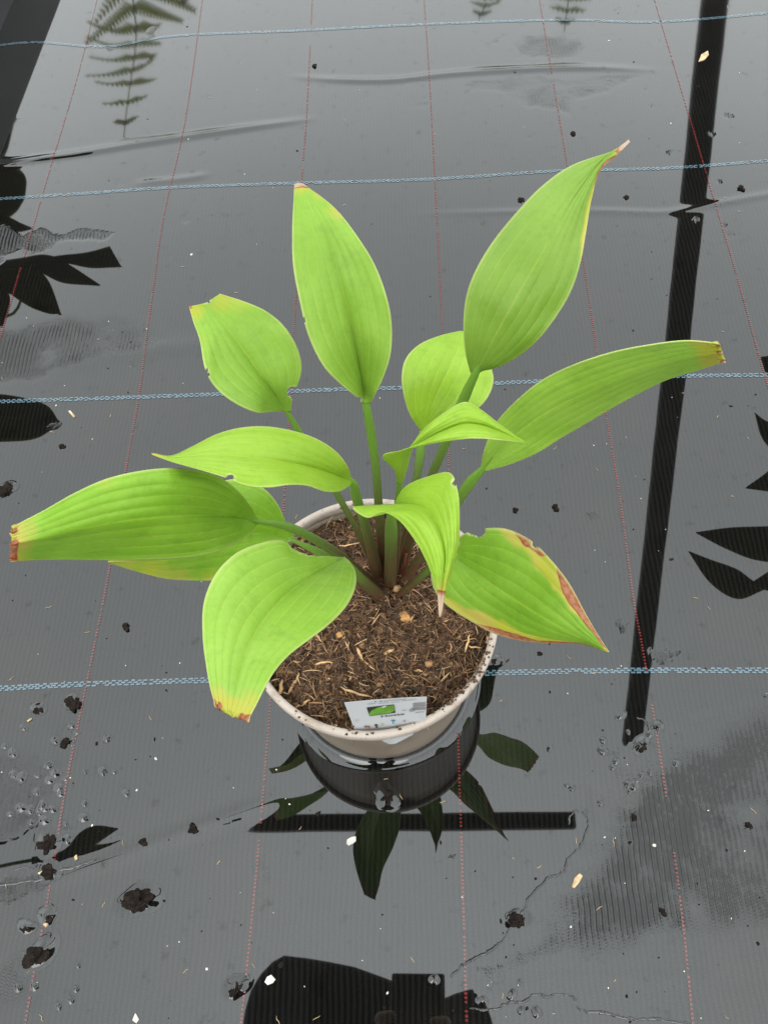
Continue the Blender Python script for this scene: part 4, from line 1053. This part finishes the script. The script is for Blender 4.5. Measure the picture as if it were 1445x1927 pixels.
CR_ = [(262, 1697, .0095, .016, 'largest dark soil crumb in a water ring, lower left'), (76, 1798, .0082, .014, 'dark soil crumb on a red thread near the lower left corner'),
       (90, 1589, .0085, .012, 'dark soil crumb beside a dark mirrored leaf at left'), (95, 1643, .0068, .0095, 'round soil crumb where the crease meets the red thread at left'),
       (138, 1326, .0070, .009, 'soil crumb just below the lowest blue thread at left'), (74, 1336, .0042, .007, 'small round soil crumb left of the one under the blue thread'),
       (123, 1398, .0040, 0, 'small ragged soil crumb below the crumb under the blue thread'), (365, 1562, .0045, 0, 'small spiky soil crumb on the crease left of the mirrored bar'),
       (270, 1584, .0034, 0, 'tiny soil crumb on the lower left crease'), (975, 1732, .0058, .009, 'round soil crumb on the edge of the bare weave patch'),
       (1408, 1554, .0030, 0, 'small round soil crumb on bare weave near the right edge'), (1192, 1540, .0026, 0, 'tiny soil crumb amid the bare weave'),
       (238, 1180, .0034, 0, 'small soil crumb under the big left leaf'), (1015, 1230, .0022, 0, 'tiny soil crumb below the scorched leaf tip'),
       (14, 924, .0075, .010, 'half sunk soil crumb at the left edge below the mirrored leaf'), (592, 125, .0035, 0, 'small dark crumb near the upper blue thread'),
       (1078, 252, .0038, 0, 'small dark crumb left of the withered leaf tip'), (1394, 355, .0042, 0, 'small crumb right of the mirrored rafter'),
       (118, 840, .0030, 0, 'small crumb right of the mirrored round leaf at left'), (1206, 1403, .0045, .008, 'crumb at the foot of the mirrored rafter'),
       (728, 1505, .0052, .011, 'soil crumb in a water bead in front of the pot'), (1245, 1715, .0028, 0, 'tiny crumb left of the right-hand red thread'),
       (980, 377, .0040, 0, 'small crumb left of the largest upright leaf'), (1178, 373, .0036, 0, 'small crumb right of the largest upright leaf'),
       (970, 960, .0034, 0, 'small dark crumb under the long right leaf'), (1045, 955, .0036, 0, 'small dark crumb right of another under the long leaf'),
       (88, 1728, .0040, .0085, 'small crumb in a water ring above the lower left corner'), (50, 1748, .0034, .007, 'small ringed crumb left of another ringed crumb'),
       (445, 1860, .0050, .010, 'crumb in a bead at the corner of the mirrored person')]
for k, (x, y, r, rg, lb) in enumerate(CR_): crumb(x, y, r, rg, lb, k+11, rot=k*.7)
def flake(name, pts, mat, label, cat, th=.0011, group=None):
    c = P([p[0] for p in pts], [p[1] for p in pts]); n = len(pts)
    z = float(gz(c[:, 0], c[:, 1]).max())+.0003
    V = [(p[0], p[1], z) for p in c]+[(p[0]*.92+c[:, 0].mean()*.08, p[1]*.92+c[:, 1].mean()*.08, z+th*(.7+.5*((i*7) % 3)/2)) for i, p in enumerate(c)]
    o = mesh_obj(name, V, [tuple(range(n, 2*n))]+[(i, (i+1) % n, n+(i+1) % n, n+i) for i in range(n)], mat, smooth=False)
    tag(o, label, cat, group)
flake('pale_flake', [(653, 1580), (661, 1575), (670, 1574), (670, 1583), (664, 1588), (656, 1592), (652, 1588)], M_PERL, 'squarish white flake beside the mirrored leaf in front of the pot', 'flake')
flake('pale_flake', [(498, 1848), (503, 1838), (511, 1834), (519, 1843), (514, 1850), (504, 1854)], M_PERL, 'white flake inside the dark mirrored shape at the bottom', 'flake')
flake('pale_flake', [(250, 1920), (256, 1906), (263, 1918), (258, 1926)], M_PERL, 'white flake at the bottom edge, lower left', 'flake')
flake('wood_chip', [(1075, 1668), (1080, 1652), (1090, 1643), (1096, 1648), (1090, 1660), (1080, 1672)], M_CHIP, 'slim pale wood chip on the edge of the bare weave', 'wood chip')
flake('wood_chip', [(1313, 117), (1318, 104), (1331, 97), (1333, 104), (1325, 113)], M_CHIP, 'pale wood chip lying on the mirrored rafter near the top', 'wood chip')
flake('wood_chip', [(129, 774), (133, 773), (143, 784), (140, 787)], M_CHIP, 'thin pale chip right of the mirrored round leaf at left', 'wood chip')
flake('wood_chip', [(82, 1740), (87, 1734), (93, 1738), (88, 1746)], M_CHIP, 'tan chip in the water ring above the lower left corner', 'wood chip')
flake('wood_chip', [(72, 1643), (82, 1639), (85, 1641), (75, 1646)], M_CHIP, 'thin pale chip touching the crumb on the left crease', 'wood chip')
flake('wood_chip', [(141, 1612), (146, 1608), (148, 1617), (143, 1620)], M_CHIP, 'small tan chip under the dark mirrored leaf at lower left', 'wood chip')
flake('wood_chip', [(52, 1357), (61, 1351), (62, 1354), (54, 1359)], M_CHIP, 'tiny straw chip below the small crumb at left', 'wood chip')
# white specks and dark specks nobody could count
def specks(name, n, rmin, rmax, mat, label, seed, flat=.35):
    IV, IF = ico(1); g = np.random.default_rng(seed); V = []; Fc = []
    for k in range(n):
        px, py = g.uniform(-20, 1465), 1950*g.random()**.75
        c = P(px, py); r = g.uniform(rmin, rmax)*(1+2.2*g.random()**8)
        d = IV*(1+g.normal(0, .2, (len(IV), 1)))*r*np.array([1, g.uniform(.5, 1), flat]); a = g.uniform(0, 6.28)
        d = np.stack([d[:, 0]*math.cos(a)-d[:, 1]*math.sin(a), d[:, 0]*math.sin(a)+d[:, 1]*math.cos(a), d[:, 2]], 1)
        V.append(d+np.array([c[0], c[1], float(gz(c[0], c[1]))+r*flat*.4])); Fc.append(IF+k*len(IV))
    o = mesh_obj(name, np.vstack(V), np.vstack(Fc), mat); tag(o, label, 'specks', kind='stuff')
specks('white_specks', 130, .0003, .0007, M_PERL, 'tiny white specks scattered over the wet cloth', 5)
specks('dark_specks', 190, .0004, .0011, M_CRUMB, 'tiny dark soil specks scattered over the wet cloth', 6, .25)
# beads of water
V = []; Fc = []
g = np.random.default_rng(12); spots = []
for cx_, cy_, sx_, sy_, n in ((60, 1490, 55, 55, 34), (140, 1400, 30, 30, 5), (1140, 1460, 50, 40, 14), (960, 1880, 60, 22, 7), (170, 1455, 30, 40, 4), (1210, 1370, 25, 18, 6), (240, 1492, 10, 10, 2), (930, 1240, 12, 10, 2), (70, 1870, 40, 40, 8)):
    for k in range(n): spots.append((g.normal(cx_, sx_), g.normal(cy_, sy_), g.uniform(.0022, .0055)))
for k, (x, y, r) in enumerate(spots):
    v, f = cap(x, y, r, r*g.uniform(.7, 1), g.uniform(0, 3), r*.32, n=16, m=5, seed=k)
    Fc.append(np.array(f)+len(V)); V += v
o = mesh_obj('water_beads', V, np.vstack(Fc), M_FAB, attrs={'dry': np.zeros(len(V))}); tag(o, 'small beads of water sitting on the black cloth', 'water beads', kind='stuff')
# short pale hairs of fibre on the cloth
V = []; Fc = []
for k in range(70):
    px, py = g.uniform(0, 1445), 1930*g.random()**.7; c = P(px, py); a = g.uniform(0, 6.28); L = g.uniform(.002, .006)
    pts = [(c[0]+math.cos(a)*L*(q-.5)+g.normal(0, .0003), c[1]+math.sin(a)*L*(q-.5)+g.normal(0, .0003), float(gz(c[0], c[1]))+.0006) for q in (0, .33, .66, 1)]
    v, f = tube(pts, [.00012, .0002, .0002, .0001], 4); Fc += [tuple(i+len(V) for i in q) for q in f]; V += list(v)
o = mesh_obj('fibre_scraps', V, Fc, M_CHIP); tag(o, 'short pale fibre scraps strewn on the wet cloth', 'scraps', kind='stuff')

EDGE = [[(846, 1838), (868, 1818), (884, 1808), (908, 1797), (930, 1782), (946, 1768), (962, 1742), (985, 1722), (992, 1692), (1012, 1672), (1030, 1652), (1048, 1648), (1062, 1636), (1066, 1618), (1082, 1602), (1096, 1586), (1100, 1566)],
        [(884, 1896), (910, 1900), (935, 1898), (960, 1886), (985, 1884), (1005, 1872), (1030, 1874), (1060, 1872), (1085, 1880)],
        [(1082, 1892), (1100, 1902), (1140, 1906), (1165, 1914), (1200, 1918), (1235, 1916), (1270, 1924), (1300, 1926)],
        [(-10, 1668), (40, 1660), (80, 1655), (110, 1640), (150, 1628), (190, 1615)], [(20, 1640), (45, 1632), (62, 1634), (75, 1624), (90, 1626)],
        [(1102, 1570), (1106, 1545), (1098, 1530), (1082, 1526), (1072, 1536), (1070, 1552)],
        [(1192, 1392), (1204, 1398), (1216, 1390), (1222, 1372), (1212, 1356), (1198, 1352)]]
for e_ in EDGE:
    C = crom(P([q[0] for q in e_], [q[1] for q in e_]), np.linspace(0, 1, 14*len(e_)))
    C[:, :2] += np.stack([fbm(np.arange(len(C))*.21+e_[0][0], np.arange(len(C))*0+2., 3)-.5, fbm(np.arange(len(C))*.21+e_[0][1], np.arange(len(C))*0+5., 3)-.5], 1)*.0018
    C[:, 2] = gz(C[:, 0], C[:, 1])+.0001
    rr_ = .0009*(.35+1.1*fbm(np.arange(len(C))*.12+e_[0][0]*.3, np.arange(len(C))*0., 2)); rr_[0] = rr_[-1] = .0001
    V, Fc = tube(C, rr_, 8, flat=.6)
    o = mesh_obj('water', V, Fc, M_FAB, attrs={'dry': np.zeros(len(V))}); tag(o, kind='structure')
